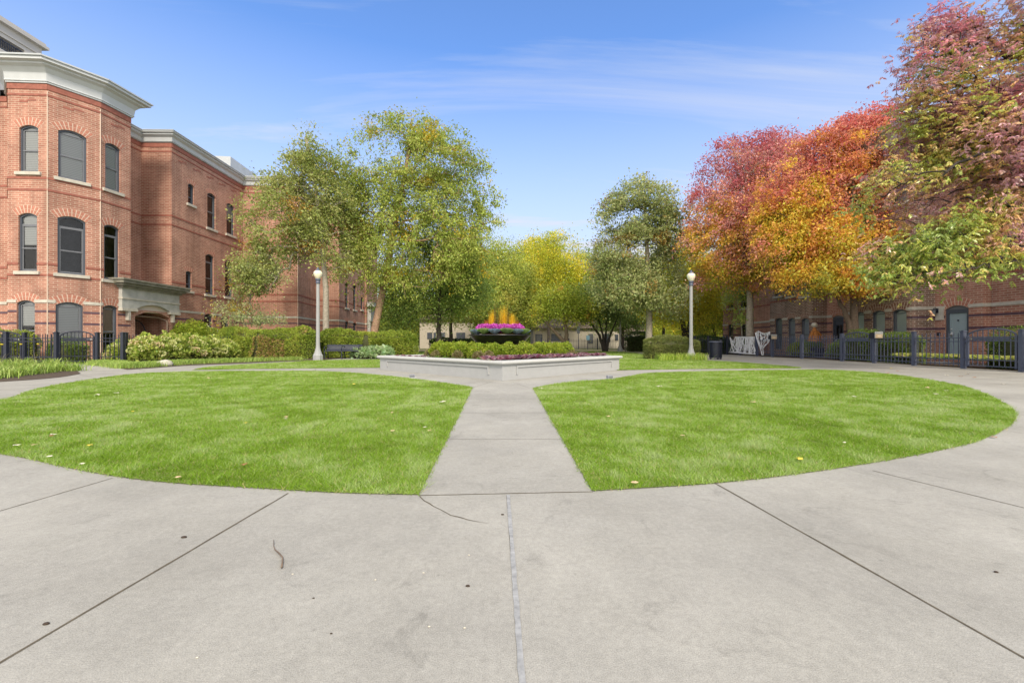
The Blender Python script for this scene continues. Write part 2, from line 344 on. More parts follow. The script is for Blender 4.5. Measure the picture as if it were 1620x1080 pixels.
def vnoise(P, s, seed=0):
    """smooth value noise on numpy points (2D or 3D), 0..1"""
    Q = P*s + seed*17.31; I = np.floor(Q).astype(np.int64); f = Q-I; f = f*f*(3-2*f); d = Q.shape[1]; res = 0
    for c in range(2**d):
        h = np.zeros(len(P), np.int64); wgt = np.ones(len(P))
        for a in range(d):
            b_ = (c >> a) & 1; h = h*73856093 + (I[:, a]+b_)*19349663*(a+1) + 83492791*(a+7); wgt = wgt*(f[:, a] if b_ else 1-f[:, a])
        h = (h ^ (h >> 13))*1274126177; h = (h ^ (h >> 16)) & 0xffff; res = res + wgt*h/65535.
    return res
def blades(P, h, wd, lean, cols, name, parent=None, m=BLADE, seg=1, label=None, arch=0, **kw):
    """P (n,3), h,w (n,), one triangle (seg 1) or a 3-piece arching ribbon per blade"""
    n = len(P); a = RNG.uniform(0, 2*PI, n); b_ = RNG.uniform(0, 2*PI, n); ld = np.stack([np.cos(a), np.sin(a)], 1); sdv = np.stack([np.cos(b_), np.sin(b_)], 1)
    ln = lean*h
    if seg == 1:
        V = np.zeros((n, 3, 3)); V[:, 0] = P; V[:, 1] = P; V[:, 2] = P
        V[:, 0, :2] -= sdv*wd[:, None]/2; V[:, 1, :2] += sdv*wd[:, None]/2
        V[:, 2, :2] += ld*ln[:, None]; V[:, 2, 2] += h
        return np_mesh(name, V.reshape(-1, 3), 3, np.repeat(cols, 3, 0))
    sdv = np.stack([-ld[:, 1], ld[:, 0]], 1); ks = seg+1; V = np.zeros((n, ks*2, 3))
    for i in range(ks):
        q = i/seg; up = h*(q*(1+arch) - arch*q*q*1.3); fw = ln*(q**1.5); ww = wd*(1-q*.92)*(.6+.4*min(1, q*4))
        for j, s in ((0, -1), (1, 1)):
            V[:, 2*i+j] = P; V[:, 2*i+j, :2] += ld*fw[:, None] + sdv*(s*ww/2)[:, None]; V[:, 2*i+j, 2] += up
    base = (np.arange(n)*ks*2)[:, None]; F_ = np.concatenate([base+np.array([[2*i, 2*i+1, 2*i+3, 2*i+2]]) for i in range(seg)], 0)
    return np_mesh(name, V.reshape(-1, 3), 4, np.repeat(cols, ks*2, 0), F_)
gP = []
zones = [(2.3, 4.0, 19000), (4.0, 6.0, 11000), (6.0, 9.0, 5200), (9.0, 14.2, 2400), (14.2, 22, 750), (22, 41, 220)]
for nm, poly in lawns:
    o = struct(poly_obj(nm, poly, .006, TURF))
    xs = [p[0] for p in poly]; ys = [p[1] for p in poly]
    for z0, z1, dens in zones:
        a, b_ = max(z0, min(ys)), min(z1, max(ys))
        if b_ <= a: continue
        xm = 1.25*z1; x0, x1 = max(min(xs), -xm), min(max(xs), xm)
        n = int((x1-x0)*(b_-a)*dens); P = np.stack([RNG.uniform(x0, x1, n), RNG.uniform(a, b_, n)], 1); P = P[inside(P, poly)]
        gP.append((P, np.full(len(P), dens, float)))
P = np.concatenate([g[0] for g in gP]); D = np.concatenate([g[1] for g in gP]); n = len(P)
n1_ = vnoise(P, .9, 1); n2_ = vnoise(P, 3.1, 2); n3_ = vnoise(P, 9, 3)
n4_ = vnoise(P, 6.0, 6); v = .20*n1_+.27*n2_+.27*n3_+.26*n4_; v = (v-.5)*2.3+.47 + RNG.normal(0, .26, n); v = np.clip(v, 0, 1)[:, None]
cA = np.array([.14, .25, .012]); cB = np.array([.24, .42, .016]); cC = np.array([.44, .55, .23])
gc = np.where(v < .5, cA+(cB-cA)*v*2, cB+(cC-cB)*(v-.5)*2)
dead = (RNG.random(n) < .05)[:, None]; gc = np.where(dead, np.array([.50, .42, .20]), gc)
gh = RNG.uniform(.012, .036, n)*(1+.9*(n3_-.5)+.5*(n4_-.5)); gw = np.clip(.0042*(15000/D)**.42, .0042, .03)
me = blades(np.column_stack([P+RNG.normal(0, .014, P.shape), np.full(n, .004)]), gh, gw*RNG.uniform(.7, 1.3, n), RNG.uniform(.2, 1.7, n), gc, 'lawn_grass')
tag(link_mesh('lawn_grass', me, BLADE), 'short mown bright green grass covering the lawns', 'grass', kind='stuff')

# ------------------------------------------------------------------ foliage helpers
def unit(a): return a/np.maximum(np.linalg.norm(a, axis=1, keepdims=True), 1e-9)
def leaves_mesh(name, P, axis, size, aspect, cols, flat=.5, curl=.12, cn=None):
    """one rhombic leaf per point; axis = growth direction"""
    n = len(P); up = (np.tile([0, 0, 1.], (n, 1)) if cn is None else cn)*flat + RNG.normal(0, 1, (n, 3))*(1-flat)
    a = unit(axis); s = unit(np.cross(a, up)); nn = np.cross(s, a); l = size[:, None]; ww = l*aspect
    V = np.empty((n, 4, 3)); V[:, 0] = P; V[:, 2] = P+a*l - nn*l*curl*RNG.uniform(-.5, 1.5, (n, 1))
    c = P+a*l*.45 + nn*l*curl; V[:, 1] = c+s*ww/2; V[:, 3] = c-s*ww/2
    return np_mesh(name, V.reshape(-1, 3), 4, np.repeat(np.clip(cols, 0, .9), 4, 0))
def tubes_mesh(name, A, B_, ra, rb, k=5):
    d = unit(B_-A); ref = np.where(np.abs(d[:, 2:3]) > .9, np.array([[1., 0, 0]]), np.array([[0, 0, 1.]])); u = unit(np.cross(d, ref)); v_ = np.cross(d, u)
    n = len(A); V = np.empty((n, 2*k, 3))
    for j in range(k):
        t_ = 2*PI*j/k; o = u*math.cos(t_)+v_*math.sin(t_); V[:, j] = A+o*ra[:, None]; V[:, k+j] = B_+o*rb[:, None]
    base = (np.arange(n)*2*k)[:, None]; F_ = np.concatenate([base+np.array([[j, (j+1) % k, k+(j+1) % k, k+j]]) for j in range(k)], 0)
    me = np_mesh(name, V.reshape(-1, 3), 4, None, F_); return me
def jit(cols, amt): return cols*(1+RNG.normal(0, amt, (len(cols), 1)))*(1+RNG.normal(0, amt*.4, (len(cols), 3)))
def palette(v, stops):
    v = np.clip(v, 0, 1)*(len(stops)-1); i = np.minimum(v.astype(int), len(stops)-2); f = (v-i)[:, None]; S = np.array(stops, float); return S[i]*(1-f)+S[i+1]*f
def lobe(px, py, Y, rx, ry, ry_depth=None):
    return ((X(px, Y), Y, Zh(py, Y)), (rx*Y/F, (ry_depth if ry_depth else rx*Y/F*.85), ry*Y/F))
def tree(name, label, trunk, r0, lobes, ncl, per, lsize, colfn, bark=BARK, aspect=.55, clr=.45, gap=.42, gs=.55, droop=.1, group='trees around the park', lmat=None, cat='tree', shell=2.2, flat=.45, twig=.006, stems=None, trunks=None, frond=0):
    """trunk: list of points from the ground; lobes: ellipsoids of the crown; grows limbs to every leaf clump"""
    base = Vector(trunk[0]); root = thing(name, label, cat, base, 0, group)
    T = [np.array(trunk, float)-np.array(base)] + [np.array(s_, float)-np.array(base) for s_ in (stems or [])]
    lobes = [(np.array(c)-np.array(base), np.array(r)) for c, r in lobes]
    vol = np.array([np.prod(r)**.8 for c, r in lobes]); vol /= vol.sum(); pts = []
    seed = RNG.integers(0, 900)
    while sum(len(p) for p in pts) < ncl:
        k = RNG.choice(len(lobes), 600, p=vol); d = unit(RNG.normal(0, 1, (600, 3))); rad = RNG.random(600)**(1/shell)
        c = np.array([lobes[i][0] for i in k]); r = np.array([lobes[i][1] for i in k]); q = c+d*r*rad[:, None]
        q = q[(vnoise(q, gs, seed) + .25*vnoise(q, gs*3, seed+3)) > gap]; q = q[q[:, 2] > .4]; pts.append(q)
    P = np.concatenate(pts)[:ncl]
    # skeleton
    nodes = []; par = []; tr = []
    for ti, t_ in enumerate(T):
        prev = -1
        for i in range(len(t_)-1):
            m_ = max(2, int(np.linalg.norm(t_[i+1]-t_[i])/.5))
            for j in range(m_):
                nodes.append(t_[i]+(t_[i+1]-t_[i])*j/m_); par.append(prev); prev = len(nodes)-1; tr.append(1)
        nodes.append(t_[-1]); par.append(prev); tr.append(1)
    nT = len(nodes); top = T[0][-1]; low = nodes[0]
    tn = np.array(nodes); dist = np.array([np.min(np.linalg.norm((tn-p)*np.array([1, 1, .6]), axis=1)) for p in P]); order = np.argsort(dist)
    cap = nT+ncl*3; NA = np.zeros((cap, 3)); NA[:nT] = tn; ok = np.zeros(cap, bool); cnt = nT; par += [0]*(cap-nT)
    hmin = min(l[0][2]-l[1][2] for l in lobes); ok[:nT] = tn[:, 2] > max(.15*top[2], min(hmin*.7, top[2]*.75))
    if not ok[:nT].any(): ok[nT-1] = True
    plen = np.zeros(cap); ci = []
    for i in order:
        p = P[i]; d = NA[:cnt]-p; dd = np.sqrt((d**2).sum(1)); cost = dd+.75*np.maximum(0, d[:, 2])+.22*plen[:cnt]; cost[~ok[:cnt]] = 1e9
        j = int(np.argmin(cost)); a = NA[j]; L_ = dd[j]; mid_ = a+(p-a)*.5+RNG.normal(0, 1, 3)*L_*.07+np.array([0, 0, L_*.06])
        q1 = cnt; NA[q1] = mid_; par[q1] = j; plen[q1] = plen[j]+L_*.5; ok[q1] = True
        q2 = cnt+1; NA[q2] = p; par[q2] = q1; plen[q2] = plen[j]+L_; ok[q2] = True; cnt += 2; ci.append(i)
    w_ = np.zeros(cnt)
    w_[nT:][1::2] = 1
    for i in range(cnt-1, -1, -1):
        if par[i] >= 0 and i > 0: w_[par[i]] += w_[i]
    rad = twig*np.maximum(w_, 1)**.5
    tb = rad[:nT].max(); s_ = r0/tb if tb > 0 else 1
    sel = np.arange(nT, cnt); pr = np.array([par[i] for i in sel])
    rb_ = rad[sel]*min(1.0, s_) ; rp = np.minimum(rad[pr]*min(1.0, s_), rb_*1.5)
    me = tubes_mesh('limbs', NA[pr], NA[sel], rp, rb_, 5); lo = link_mesh('limbs', me, bark, root, True)
    for ti, t_ in enumerate(T):
        mb = MB(); n_ = 10; cum = np.concatenate([[0], np.cumsum(np.linalg.norm(np.diff(t_, axis=0), axis=1))]); tt = np.linspace(0, cum[-1], n_+1)
        pp = [Vector([np.interp(x, cum, t_[:, a]) for a in range(3)])+Vector((RNG.normal(0, .02), RNG.normal(0, .02), 0))*(0 < i < n_) for i, x in enumerate(tt)]
        rr_ = [r0*(1-.62*(x/cum[-1]))*(1.35 if i == 0 else 1)*(1 if ti == 0 else .8) for i, x in enumerate(tt)]
        mb.tube(pp, rr_, 10); mb.build('trunk', bark, root, True)
    # leaves
    ctr = P.mean(0); clv = np.repeat(np.arange(ncl), per); n = len(clv)
    cn = unit(np.array([0, 0, .9])+.75*unit(P-ctr)+RNG.normal(0, .45, (ncl, 3)))
    off = RNG.normal(0, 1, (n, 3))*clr*RNG.uniform(.55, 1.4, ncl)[clv][:, None]; off -= cn[clv]*((off*cn[clv]).sum(1)*.62)[:, None]
    Q = P[clv]+off
    if frond:   # compound leaves: leaflets hang in rows from a rachis
        g = np.arange(n)//frond; ng = g[-1]+1; A0 = Q[g*frond]; rd = unit(RNG.normal(0, 1, (ng, 3))*np.array([1, 1, .35]) + np.array([0, 0, -.35]) + .5*unit(A0[::frond]-ctr)); rd = rd[g]
        k = (np.arange(n) % frond)//2; side = np.where(np.arange(n) % 2 == 0, 1., -1.)[:, None]; lat = unit(np.cross(rd, np.array([[0, 0, 1.]])))
        Q = A0+rd*(k*lsize*.42)[:, None]; ax = rd*.55+lat*side*.8+np.array([0, 0, -.25-droop])+RNG.normal(0, .12, (n, 3))
    else:
        ax = RNG.normal(0, 1, (n, 3)) + .6*unit(Q-ctr) + np.array([0, 0, -droop*3])
    rel = np.clip(np.array([np.min([np.linalg.norm((q-c)/r) for c, r in lobes]) for q in P]), 0, 1.1)[clv]
    zmin, zmax = P[:, 2].min(), P[:, 2].max(); hz = (Q[:, 2]-zmin)/(zmax-zmin); cv = RNG.random(ncl)[clv]
    cols = colfn(Q+np.array(base), rel, hz, cv)
    me = leaves_mesh('foliage', Q, ax, lsize*RNG.uniform(.55, 1.3, n)*RNG.uniform(.85, 1.15, ncl)[clv], aspect, cols, flat+.12, cn=cn[clv])
    link_mesh('foliage', me, lmat or LEAF, root)
    return root

# ------------------------------------------------------------------ buildings
def sweep(plan, prof, closed=False):
    """plan: list of (x,y); prof: list of (offset outward, z); outward = (dy,-dx)"""
    P_ = [Vector(p) for p in plan]; nrm = []
    for i in range(len(P_)-1):
        d = (P_[i+1]-P_[i]).normalized(); nrm.append(Vector((d.y, -d.x)))
    mit = []
    for i in range(len(P_)):
        a = nrm[max(i-1, 0)]; b_ = nrm[min(i, len(nrm)-1)]; s_ = (a+b_)
        s_ = s_.normalized() if s_.length > .05 else a
        mit.append(s_/max(.35, s_.dot(a)))
    vs = []; fs = []; k = len(prof)
    for i, p in enumerate(P_):
        for o_, z in prof: q = p+mit[i]*o_; vs.append((q.x, q.y, z))
    for i in range(len(P_)-1):
        for j in range(k-1): fs.append((i*k+j, (i+1)*k+j, (i+1)*k+j+1, i*k+j+1))
    fs.append(tuple(range(k))); fs.append(tuple((len(P_)-1)*k+j for j in range(k-1, -1, -1)))
    return MB().add(vs, fs)
def arch_outline(l, r, b_, t_, rise, n=8):
    o = [(l, b_), (r, b_)]
    if rise <= 1e-4: return o+[(r, t_), (l, t_)]
    wd = r-l; R = (wd*wd/4+rise*rise)/(2*rise); cx = (l+r)/2; cz = t_-R; a = math.asin(min(1, wd/2/R))
    for i in range(n+1):
        q = a-2*a*i/n; o.append((cx+R*math.sin(q), cz+R*math.cos(q)))
    return o
class Seg:
    def __init__(s, P0, P1):
        s.P0 = Vector(P0); s.P1 = Vector(P1); s.L = (s.P1-s.P0).length; s.d = (s.P1-s.P0)/s.L; s.n = Vector((s.d.y, -s.d.x))
    def pt(s, u, off, z): q = s.P0+s.d*u+s.n*off; return (q.x, q.y, z)
    def s_of(s, px):
        u = (px-HX)/F; return (u*s.P0.y-s.P0.x)/(s.d.x-u*s.d.y)
    def Y(s, u): return s.P0.y+s.d.y*u
def seg_box(mb, sg, u0, u1, o0, o1, z0, z1):
    vs = [sg.pt(u, o, z) for z in (z0, z1) for u, o in ((u0, o0), (u1, o0), (u1, o1), (u0, o1))]
    mb.add(vs, [(0, 1, 2, 3), (7, 6, 5, 4), (0, 4, 5, 1), (1, 5, 6, 2), (2, 6, 7, 3), (3, 7, 4, 0)])
def wall_with_holes(mb, sg, z0, z1, holes, depth=.16, uoff=0):
    outer = [(0, z0), (sg.L, z0), (sg.L, z1), (0, z1)]; loops = [outer]+holes
    tri = tessellate_polygon([[Vector((a, b_, 0)) for a, b_ in lp] for lp in loops]); fl = [p for lp in loops for p in lp]
    fs = []
    for a, b_, c in tri:
        A, B_, C_ = fl[a], fl[b_], fl[c]; q = (B_[0]-A[0])*(C_[1]-A[1])-(B_[1]-A[1])*(C_[0]-A[0]); fs.append((a, b_, c) if q > 0 else (a, c, b_))
    mb.add([sg.pt(u, 0, z) for u, z in fl], fs, [(u+uoff, z) for u, z in fl])
    for h in holes:
        n = len(h)
        for i in range(n):
            a, b_ = h[i], h[(i+1) % n]
            mb.add([sg.pt(a[0], 0, a[1]), sg.pt(b_[0], 0, b_[1]), sg.pt(b_[0], -depth, b_[1]), sg.pt(a[0], -depth, a[1])], [(0, 3, 2, 1)],
                   [(a[0]+uoff, a[1]), (b_[0]+uoff, b_[1]), (b_[0]+uoff+depth, b_[1]), (a[0]+uoff+depth, a[1])])
def voussoirs(sg, l, r, t_, rise, hgt, name, parent, brickm=VOUS, step=.105):
    wd = r-l; R = (wd*wd/4+rise*rise)/(2*rise); cx = (l+r)/2; cz = t_-R; a = math.asin(min(1, wd/2/R))*1.06
    mb = MB(); n = max(5, int(2*a*R/step)); 
    def Pp(q, rr, o): return sg.pt(cx+rr*math.sin(q), o, cz+rr*math.cos(q))
    # mortar bed
    vs = []; fs = []
    for i in range(n+1):
        q = -a+2*a*i/n; vs += [Pp(q, R+.003, .003), Pp(q, R+hgt, .003)]
    for i in range(n): fs.append((2*i, 2*i+2, 2*i+3, 2*i+1))
    mb.add(vs, fs); me0 = MB()
    for i in range(n):
        q0 = -a+2*a*(i+.13)/n; q1 = -a+2*a*(i+.87)/n; h_ = hgt
        for r0_, r1_ in ((R+.012, R+hgt*.5-.008), (R+hgt*.5+.008, R+hgt-.008)) if hgt > .3 else ((R+.012, R+hgt-.008),):
            vv = [Pp(q0, r0_, .009), Pp(q1, r0_, .009), Pp(q1, r1_, .009), Pp(q0, r1_, .009), Pp(q0, r0_, .003), Pp(q1, r0_, .003), Pp(q1, r1_, .003), Pp(q0, r1_, .003)]
            me0.add(vv, [(0, 1, 2, 3), (0, 4, 5, 1), (1, 5, 6, 2), (2, 6, 7, 3), (3, 7, 4, 0)])
    nb = len(mb.f); mb.add(me0.v, me0.f)
    me = bpy.data.meshes.new(name); me.from_pydata(mb.v, [], mb.f); o = link_mesh(name, me, [MORTAR, brickm], parent)
    mi_ = np.ones(len(me.polygons), np.int32); mi_[:nb] = 0; me.polygons.foreach_set('material_index', mi_); return o
def window(root, sg, l, r, b_, t_, rise, style='sash', blind=None, arch=.36, sill=True, archm=VOUS, framem=FRAME, glass=True):
    ou = arch_outline(l, r, b_, t_, rise); fw = .065; D0, D1 = -.07, -.15
    inn = arch_outline(l+fw, r-fw, b_+fw, t_-fw, max(0, rise*.92) if rise else 0)
    mb = MB(); n = len(ou)
    vo_ = [sg.pt(u, D0, z) for u, z in ou]; vi = [sg.pt(u, D0, z) for u, z in inn]; vb = [sg.pt(u, D1, z) for u, z in inn]
    mb.add(vo_+vi+vb, [f for i in range(n) for f in ((i, (i+1) % n, n+(i+1) % n, n+i), (n+i, n+(i+1) % n, 2*n+(i+1) % n, 2*n+i))])
    h = t_-b_
    fr = mb.build('window', framem, root)
    sb = MB(); l2, r2, b2 = l+fw, r-fw, b_+fw; sw = .05; spring = t_-fw-rise
    def bar(u0, u1, z0, z1, o0=-.10, o1=-.145): seg_box(sb, sg, u0, u1, o1, o0, z0, z1)
    ttop = spring
    if style == 'transom': zt = b_+h*.80; bar(l2, r2, zt-.05, zt+.05); ttop = zt-.05
    if style in ('sash', 'transom', 'plain'):
        zm = (b2+ttop)/2 if style != 'plain' else b2+.35*(ttop-b2)
        bar(l2, r2, zm-.03, zm+.03, -.09); bar(l2, l2+sw, b2, ttop, -.105); bar(r2-sw, r2, b2, ttop, -.105); bar(l2+sw, r2-sw, b2, b2+sw, -.105)
        if style != 'transom': bar(l2+sw, r2-sw, ttop-.02, ttop+.02, -.105)
    if sb.v: sb.build('sash', SASH if style != 'plain' else framem, fr)
    if glass:
        MB().add([sg.pt(u, -.135, z) for u, z in inn], [tuple(range(len(inn)))]).build('pane', GLASS, fr)
    if blind:
        bm_, z0f, z1f = blind; mb = MB(); seg_box(mb, sg, l2+.001, r2-.001, -.162, -.152, b2+(t_-b2)*z0f, b2+(t_-b2)*z1f-.02); mb.build('blind', bm_, fr)
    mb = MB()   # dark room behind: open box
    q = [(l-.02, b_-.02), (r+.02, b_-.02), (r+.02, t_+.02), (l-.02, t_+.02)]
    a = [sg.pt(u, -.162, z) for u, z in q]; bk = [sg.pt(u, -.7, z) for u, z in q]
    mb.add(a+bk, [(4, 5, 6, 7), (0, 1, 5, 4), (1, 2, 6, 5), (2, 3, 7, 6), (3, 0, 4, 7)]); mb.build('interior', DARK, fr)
    if sill:
        mb = MB(); seg_box(mb, sg, l-.14, r+.14, -.06, .09, b_-.15, b_-.001); mb.build('sill', STONE, fr, bevel=.012)
    if arch: voussoirs(sg, l, r, t_, rise, arch, 'arch', fr, archm)
    return fr
class Building:
    def __init__(s, name, label, plan, cat='building', top=10, zbase=-.05, brick=BRICK):
        s.root = thing(name, label, cat, (0, 0, 0)); s.plan = plan; s.segs = [Seg(plan[i], plan[i+1]) for i in range(len(plan)-1)]
        s.top = top; s.zb = zbase; s.holes = {}; s.wins = []; s.brick = brick; s.segm = {}
    def win(s, i, px0, px1, ptop, pbot, rise=.17, zs=None, door=False, **kw):
        sg = s.segs[i]; l, r = sorted((sg.s_of(px0), sg.s_of(px1))); Yc = sg.Y((l+r)/2)
        t_ = Zh(ptop, Yc); b_ = Zh(pbot, Yc)
        if zs: b_, t_ = zs
        ri = rise*(r-l); s.holes.setdefault(i, []).append(arch_outline(l, r, b_, t_, ri)); s.wins.append((sg, l, r, b_, t_, ri, kw)); return sg, l, r, b_, t_, ri
    def finish(s, back):
        groups = {}; uo = 0
        for i, sg in enumerate(s.segs):
            bm_ = s.segm.get(i, s.brick); g = groups.setdefault(bm_.name, (bm_, MB()))[1]
            wall_with_holes(g, sg, s.zb, s.top, s.holes.get(i, []), uoff=uo); uo += sg.L
        for nm, (bm_, g) in groups.items(): g.build('wall', bm_, s.root)
        mb = MB(); pts = [tuple(p) for p in s.plan]+back
        for i in range(len(s.plan)-1, len(pts)):
            a, b_ = pts[i], pts[(i+1) % len(pts)]; mb.add([(a[0], a[1], s.zb), (b_[0], b_[1], s.zb), (b_[0], b_[1], s.top), (a[0], a[1], s.top)], [(0, 1, 2, 3)])
        mb.build('wall', s.brick, s.root)
        poly_obj('roof', pts, s.top+.3, ROOFG, s.root)
        for (sg, l, r, b_, t_, ri, kw) in s.wins:
            if kw.get('kind') == 'custom': continue
            window(s.root, sg, l, r, b_, t_, ri, **kw)

SL = 1.4
def PP(px, Y, k=SL): return (X(px, Y*k), Y*k)
lp = [PP(-190, 14.55), PP(12, 14.6), PP(12, 13.83), PP(75, 13.9), PP(159, 14.95), (-13.99*SL, 16.0*SL), (-15.4*SL, 16.05*SL), (-15.3*SL, 18.0*SL), PP(271.5, 18.02),
      PP(384.5, 23.0), PP(471, 23.1), PP(500, 26.1), PP(536.5, 26.4), PP(577, 32.0), PP(580, 32.0), PP(597, 36.5)]
TL = EYE+8.2*SL
LB = Building('brick_apartment_building', 'three storey red brick apartment building with white cornice and faceted bay, on the left', lp, top=TL)
SB = (BLIND, .0, 1.0); SBH = (BLIND, .45, 1.0); TB = (BLINDT, .42, 1.0)
# bay: faces 2 (front), 3 (diagonal), 4 (side)
LB.win(2, 30.5, 60.5, 198, 272, blind=SB); LB.win(3, 92, 137, 207.5, 285, blind=SB); LB.win(4, 166.5, 190.5, 228.5, 302, blind=SB)
LB.win(2, 29, 58.5, 337, 429, style='transom', blind=SBH); LB.win(3, 91, 135.5, 343, 434, style='transom'); LB.win(4, 164.5, 188.5, 356.5, 443, style='transom')
LB.win(2, 26.5, 55, 475, 566, blind=(BLIND, .55, 1), sill=False); LB.win(3, 88, 131.5, 478, 566, blind=SB, sill=False); LB.win(4, 162.5, 186, 483, 562, blind=TB, sill=False)
LB.win(0, -42, -6, 345, 436, style='transom'); LB.win(0, -42, -6, 205, 278, blind=SB)
# long wing
for a, b_, t_, bo, st_ in ((297.5, 307, 291.5, 323.6, 'plain'), (328, 341, 306.5, 362, 'sash'), (358.5, 370.5, 322.5, 371.7, 'sash')): LB.win(8, a, b_, t_, bo, style=st_, blind=(BLIND, .55, 1) if a > 350 else None, arch=.3)
for a, b_, t_, bo, st_ in ((294, 303, 429, 460, 'plain'), (325, 338, 402.5, 466, 'transom'), (356, 368, 412, 470, 'transom')): LB.win(8, a, b_, t_, bo, style=st_, arch=.3)
for a, b_, t_, bo in ((323, 336, 496.5, 545), (350, 362, 500, 545)): LB.win(8, a, b_, t_, bo, arch=.3, sill=False)
for a, b_ in ((546, 551), (558.5, 563.5)):
    f_ = (548.5 if a < 550 else 561); dz = (a-546)*.25
    LB.win(12, a, b_, 358+dz*3.4, 402+dz*3, arch=.3); LB.win(12, a, b_, 447+dz, 487+dz, style='transom', arch=.3); LB.win(12, a, b_, 508+dz*.7, 545, arch=.3, sill=False)
LB.win(12, 571, 574, 470, 490, style='plain', arch=.3)
LB.finish([(-36, 36.5*SL), (-48, 14.5*SL)])
bandplan = lp
def band(plan, prof, name, m, root): return sweep(plan, prof).build(name, m, root)
def cornice(plan, zt, root, s=1.0, ov=.62):
    band(plan, [(0, zt-.001), (.07, zt-.001), (.07, zt+.06*s), (.11, zt+.07*s), (.11, zt+.10*s), (.09, zt+.12*s), (.13, zt+.42*s), (.26, zt+.60*s), (.40*ov/.62, zt+.68*s), (.40*ov/.62, zt+.74*s), (ov*.9, zt+.78*s), (ov*.9, zt+.90*s), (0, zt+.90*s)], 'cornice', CORN, root)
    band(plan, [(0, zt+.902*s), (ov, zt+.902*s), (ov, zt+.97*s), (0, zt+1.0*s)], 'cornice_cap', CORNT, root)
# bay + left wall get the taller cornice, wing a smaller one
cornice(lp[1:7], TL, LB.root); cornice([lp[0], (lp[1][0]-.35, lp[1][1])], TL-.35, LB.root, .8, .45)
cornice(lp[6:], TL, LB.root, .62, .38)
def zat(px, py, Y): return Zh(py, Y*SL)
Yb = 13.9
zb3, zb4, zs1, zs2, zst = zat(75, 284, Yb), zat(75, 302, Yb), zat(75, 494, Yb), zat(75, 513, Yb), zat(75, 477, Yb)
def ring(segs_plan, z, m, h=.1, pr=.018, name='string_course', root=None): sweep(segs_plan, [(0, z), (pr, z), (pr, z+h), (0, z+h)]).build(name, m, root)
def band_on(B, z, m, h=.1, pr=.018, name='string_course', skip=()):
    """string course interrupted at the openings"""
    for i, sg in enumerate(B.segs):
        if i in skip: continue
        cuts = sorted((min(p[0] for p in hl)-.004, max(p[0] for p in hl)+.004) for hl in B.holes.get(i, []) if min(p[1] for p in hl) < z+h and max(p[1] for p in hl) > z)
        u = -pr*.3
        for c0, c1 in cuts+[(sg.L+pr*.3, None)]:
            if c0 > u+.01: mb = MB(); seg_box(mb, sg, u, c0, -.01, pr, z, z+h); mb.build(name, m, B.root)
            if c1: u = c1
sk = (5, 6, 7)
for z in (zb3, zb4, zat(75, 437, Yb), zat(75, 419, Yb)*1): 
    band_on(LB, z, BRICKW, .1, .02, skip=() if z > 5 else sk)
band_on(LB, TL-.55, BRICKW, .09, .02); band_on(LB, TL-.26, BRICKW, .24, .03)
band_on(LB, zst-.05, STONE, .14, .03, 'stone_band', sk+(15,)); band_on(LB, zs1, BRICKN, .1, .004, skip=sk); band_on(LB, zs2, BRICKN, .1, .004, skip=sk)
# pale control joints at the bay corners
for p in (lp[3], lp[4], lp[10]): MB().box((p[0], p[1], TL/2), (.035, .035, TL-.7), .4).build('control_joint', MORTAR, LB.root)
# decorative raised brick dashes under the cornice
mb = MB()
for i in (2, 3, 4, 8, 10):
    sg = LB.segs[i]; u = .5
    while u < sg.L-.6:
        seg_box(mb, sg, u, u+.34, -.01, .012, TL-.86, TL-.78); seg_box(mb, sg, u+.34, u+.68, -.01, .012, TL-.78, TL-.70); u += 1.25
mb.build('raised_brickwork', BRICKW, LB.root)
# ground floor link with stone portal between bay and wing
PL = (-14.0*SL+.012, 15.98*SL); PR = (-14.03*SL+.012, 18.03*SL)
sgP = Seg(PL, PR); zc0 = 3.60; mb = MB()
u0, u1 = sgP.s_of(213.5), sgP.s_of(268); za, zsp = Zh(482, sgP.Y(u0)), Zh(489.5, sgP.Y(u0))
hole = arch_outline(u0, u1, -.05, za, za-zsp-.05, 10)
wall_with_holes(mb, sgP, -.06, 2.55, [arch_outline(u0, u1, -.055, 2.5, .3)], .5); mb.build('portal_wall', BRICK, LB.root)
sgQ = Seg((PL[0]+.05, 15.6*SL), (PR[0]+.05, 18.25*SL)); u0, u1 = sgQ.s_of(214.5), sgQ.s_of(267)
zb_ = Zh(490, sgQ.Y(u0)); zt_ = za
mb = MB(); o = arch_outline(u0, u1, zb_-.4, Zh(480, sgQ.Y(u0)), .28, 12)
poly = [(-.05, zb_)]+[(u0, zb_)]+[p for p in o[2:]][::-1]+[(u1, zb_), (sgQ.L+.05, zb_), (sgQ.L+.05, zc0), (-.05, zc0)]
poly = [p for k, p in enumerate(poly)]
tri = tessellate_polygon([[Vector((a, b_, 0)) for a, b_ in poly]]); n = len(poly)
mb.add([sgQ.pt(u, 0.06, z) for u, z in poly]+[sgQ.pt(u, -.45, z) for u, z in poly], [t for t in tri]+[(i, (i+1) % n, n+(i+1) % n, n+i) for i in range(n)])
pw = mb.build('portal', STONEW, LB.root)
mb = MB()
for z, hh, pr2 in ((zb_-.02, .1, .11), (zb_+.62*(zc0-zb_)*.75, .09, .10)):
    if z < zb_: seg_box(mb, sgQ, -.08, u0+.03, -.4, pr2, z-.08, z+.06); seg_box(mb, sgQ, u1-.03, sgQ.L+.08, -.4, pr2, z-.08, z+.06)
    else: seg_box(mb, sgQ, -.07, sgQ.L+.07, -.4, pr2, z, z+hh)
for u in (.45*u0, u1+.4*(sgQ.L-u1)): seg_box(mb, sgQ, u-.07, u+.07, -.1, .085, zb_-.55, zb_-.10)
mb.build('moulding', STONE, pw)
mb = MB()
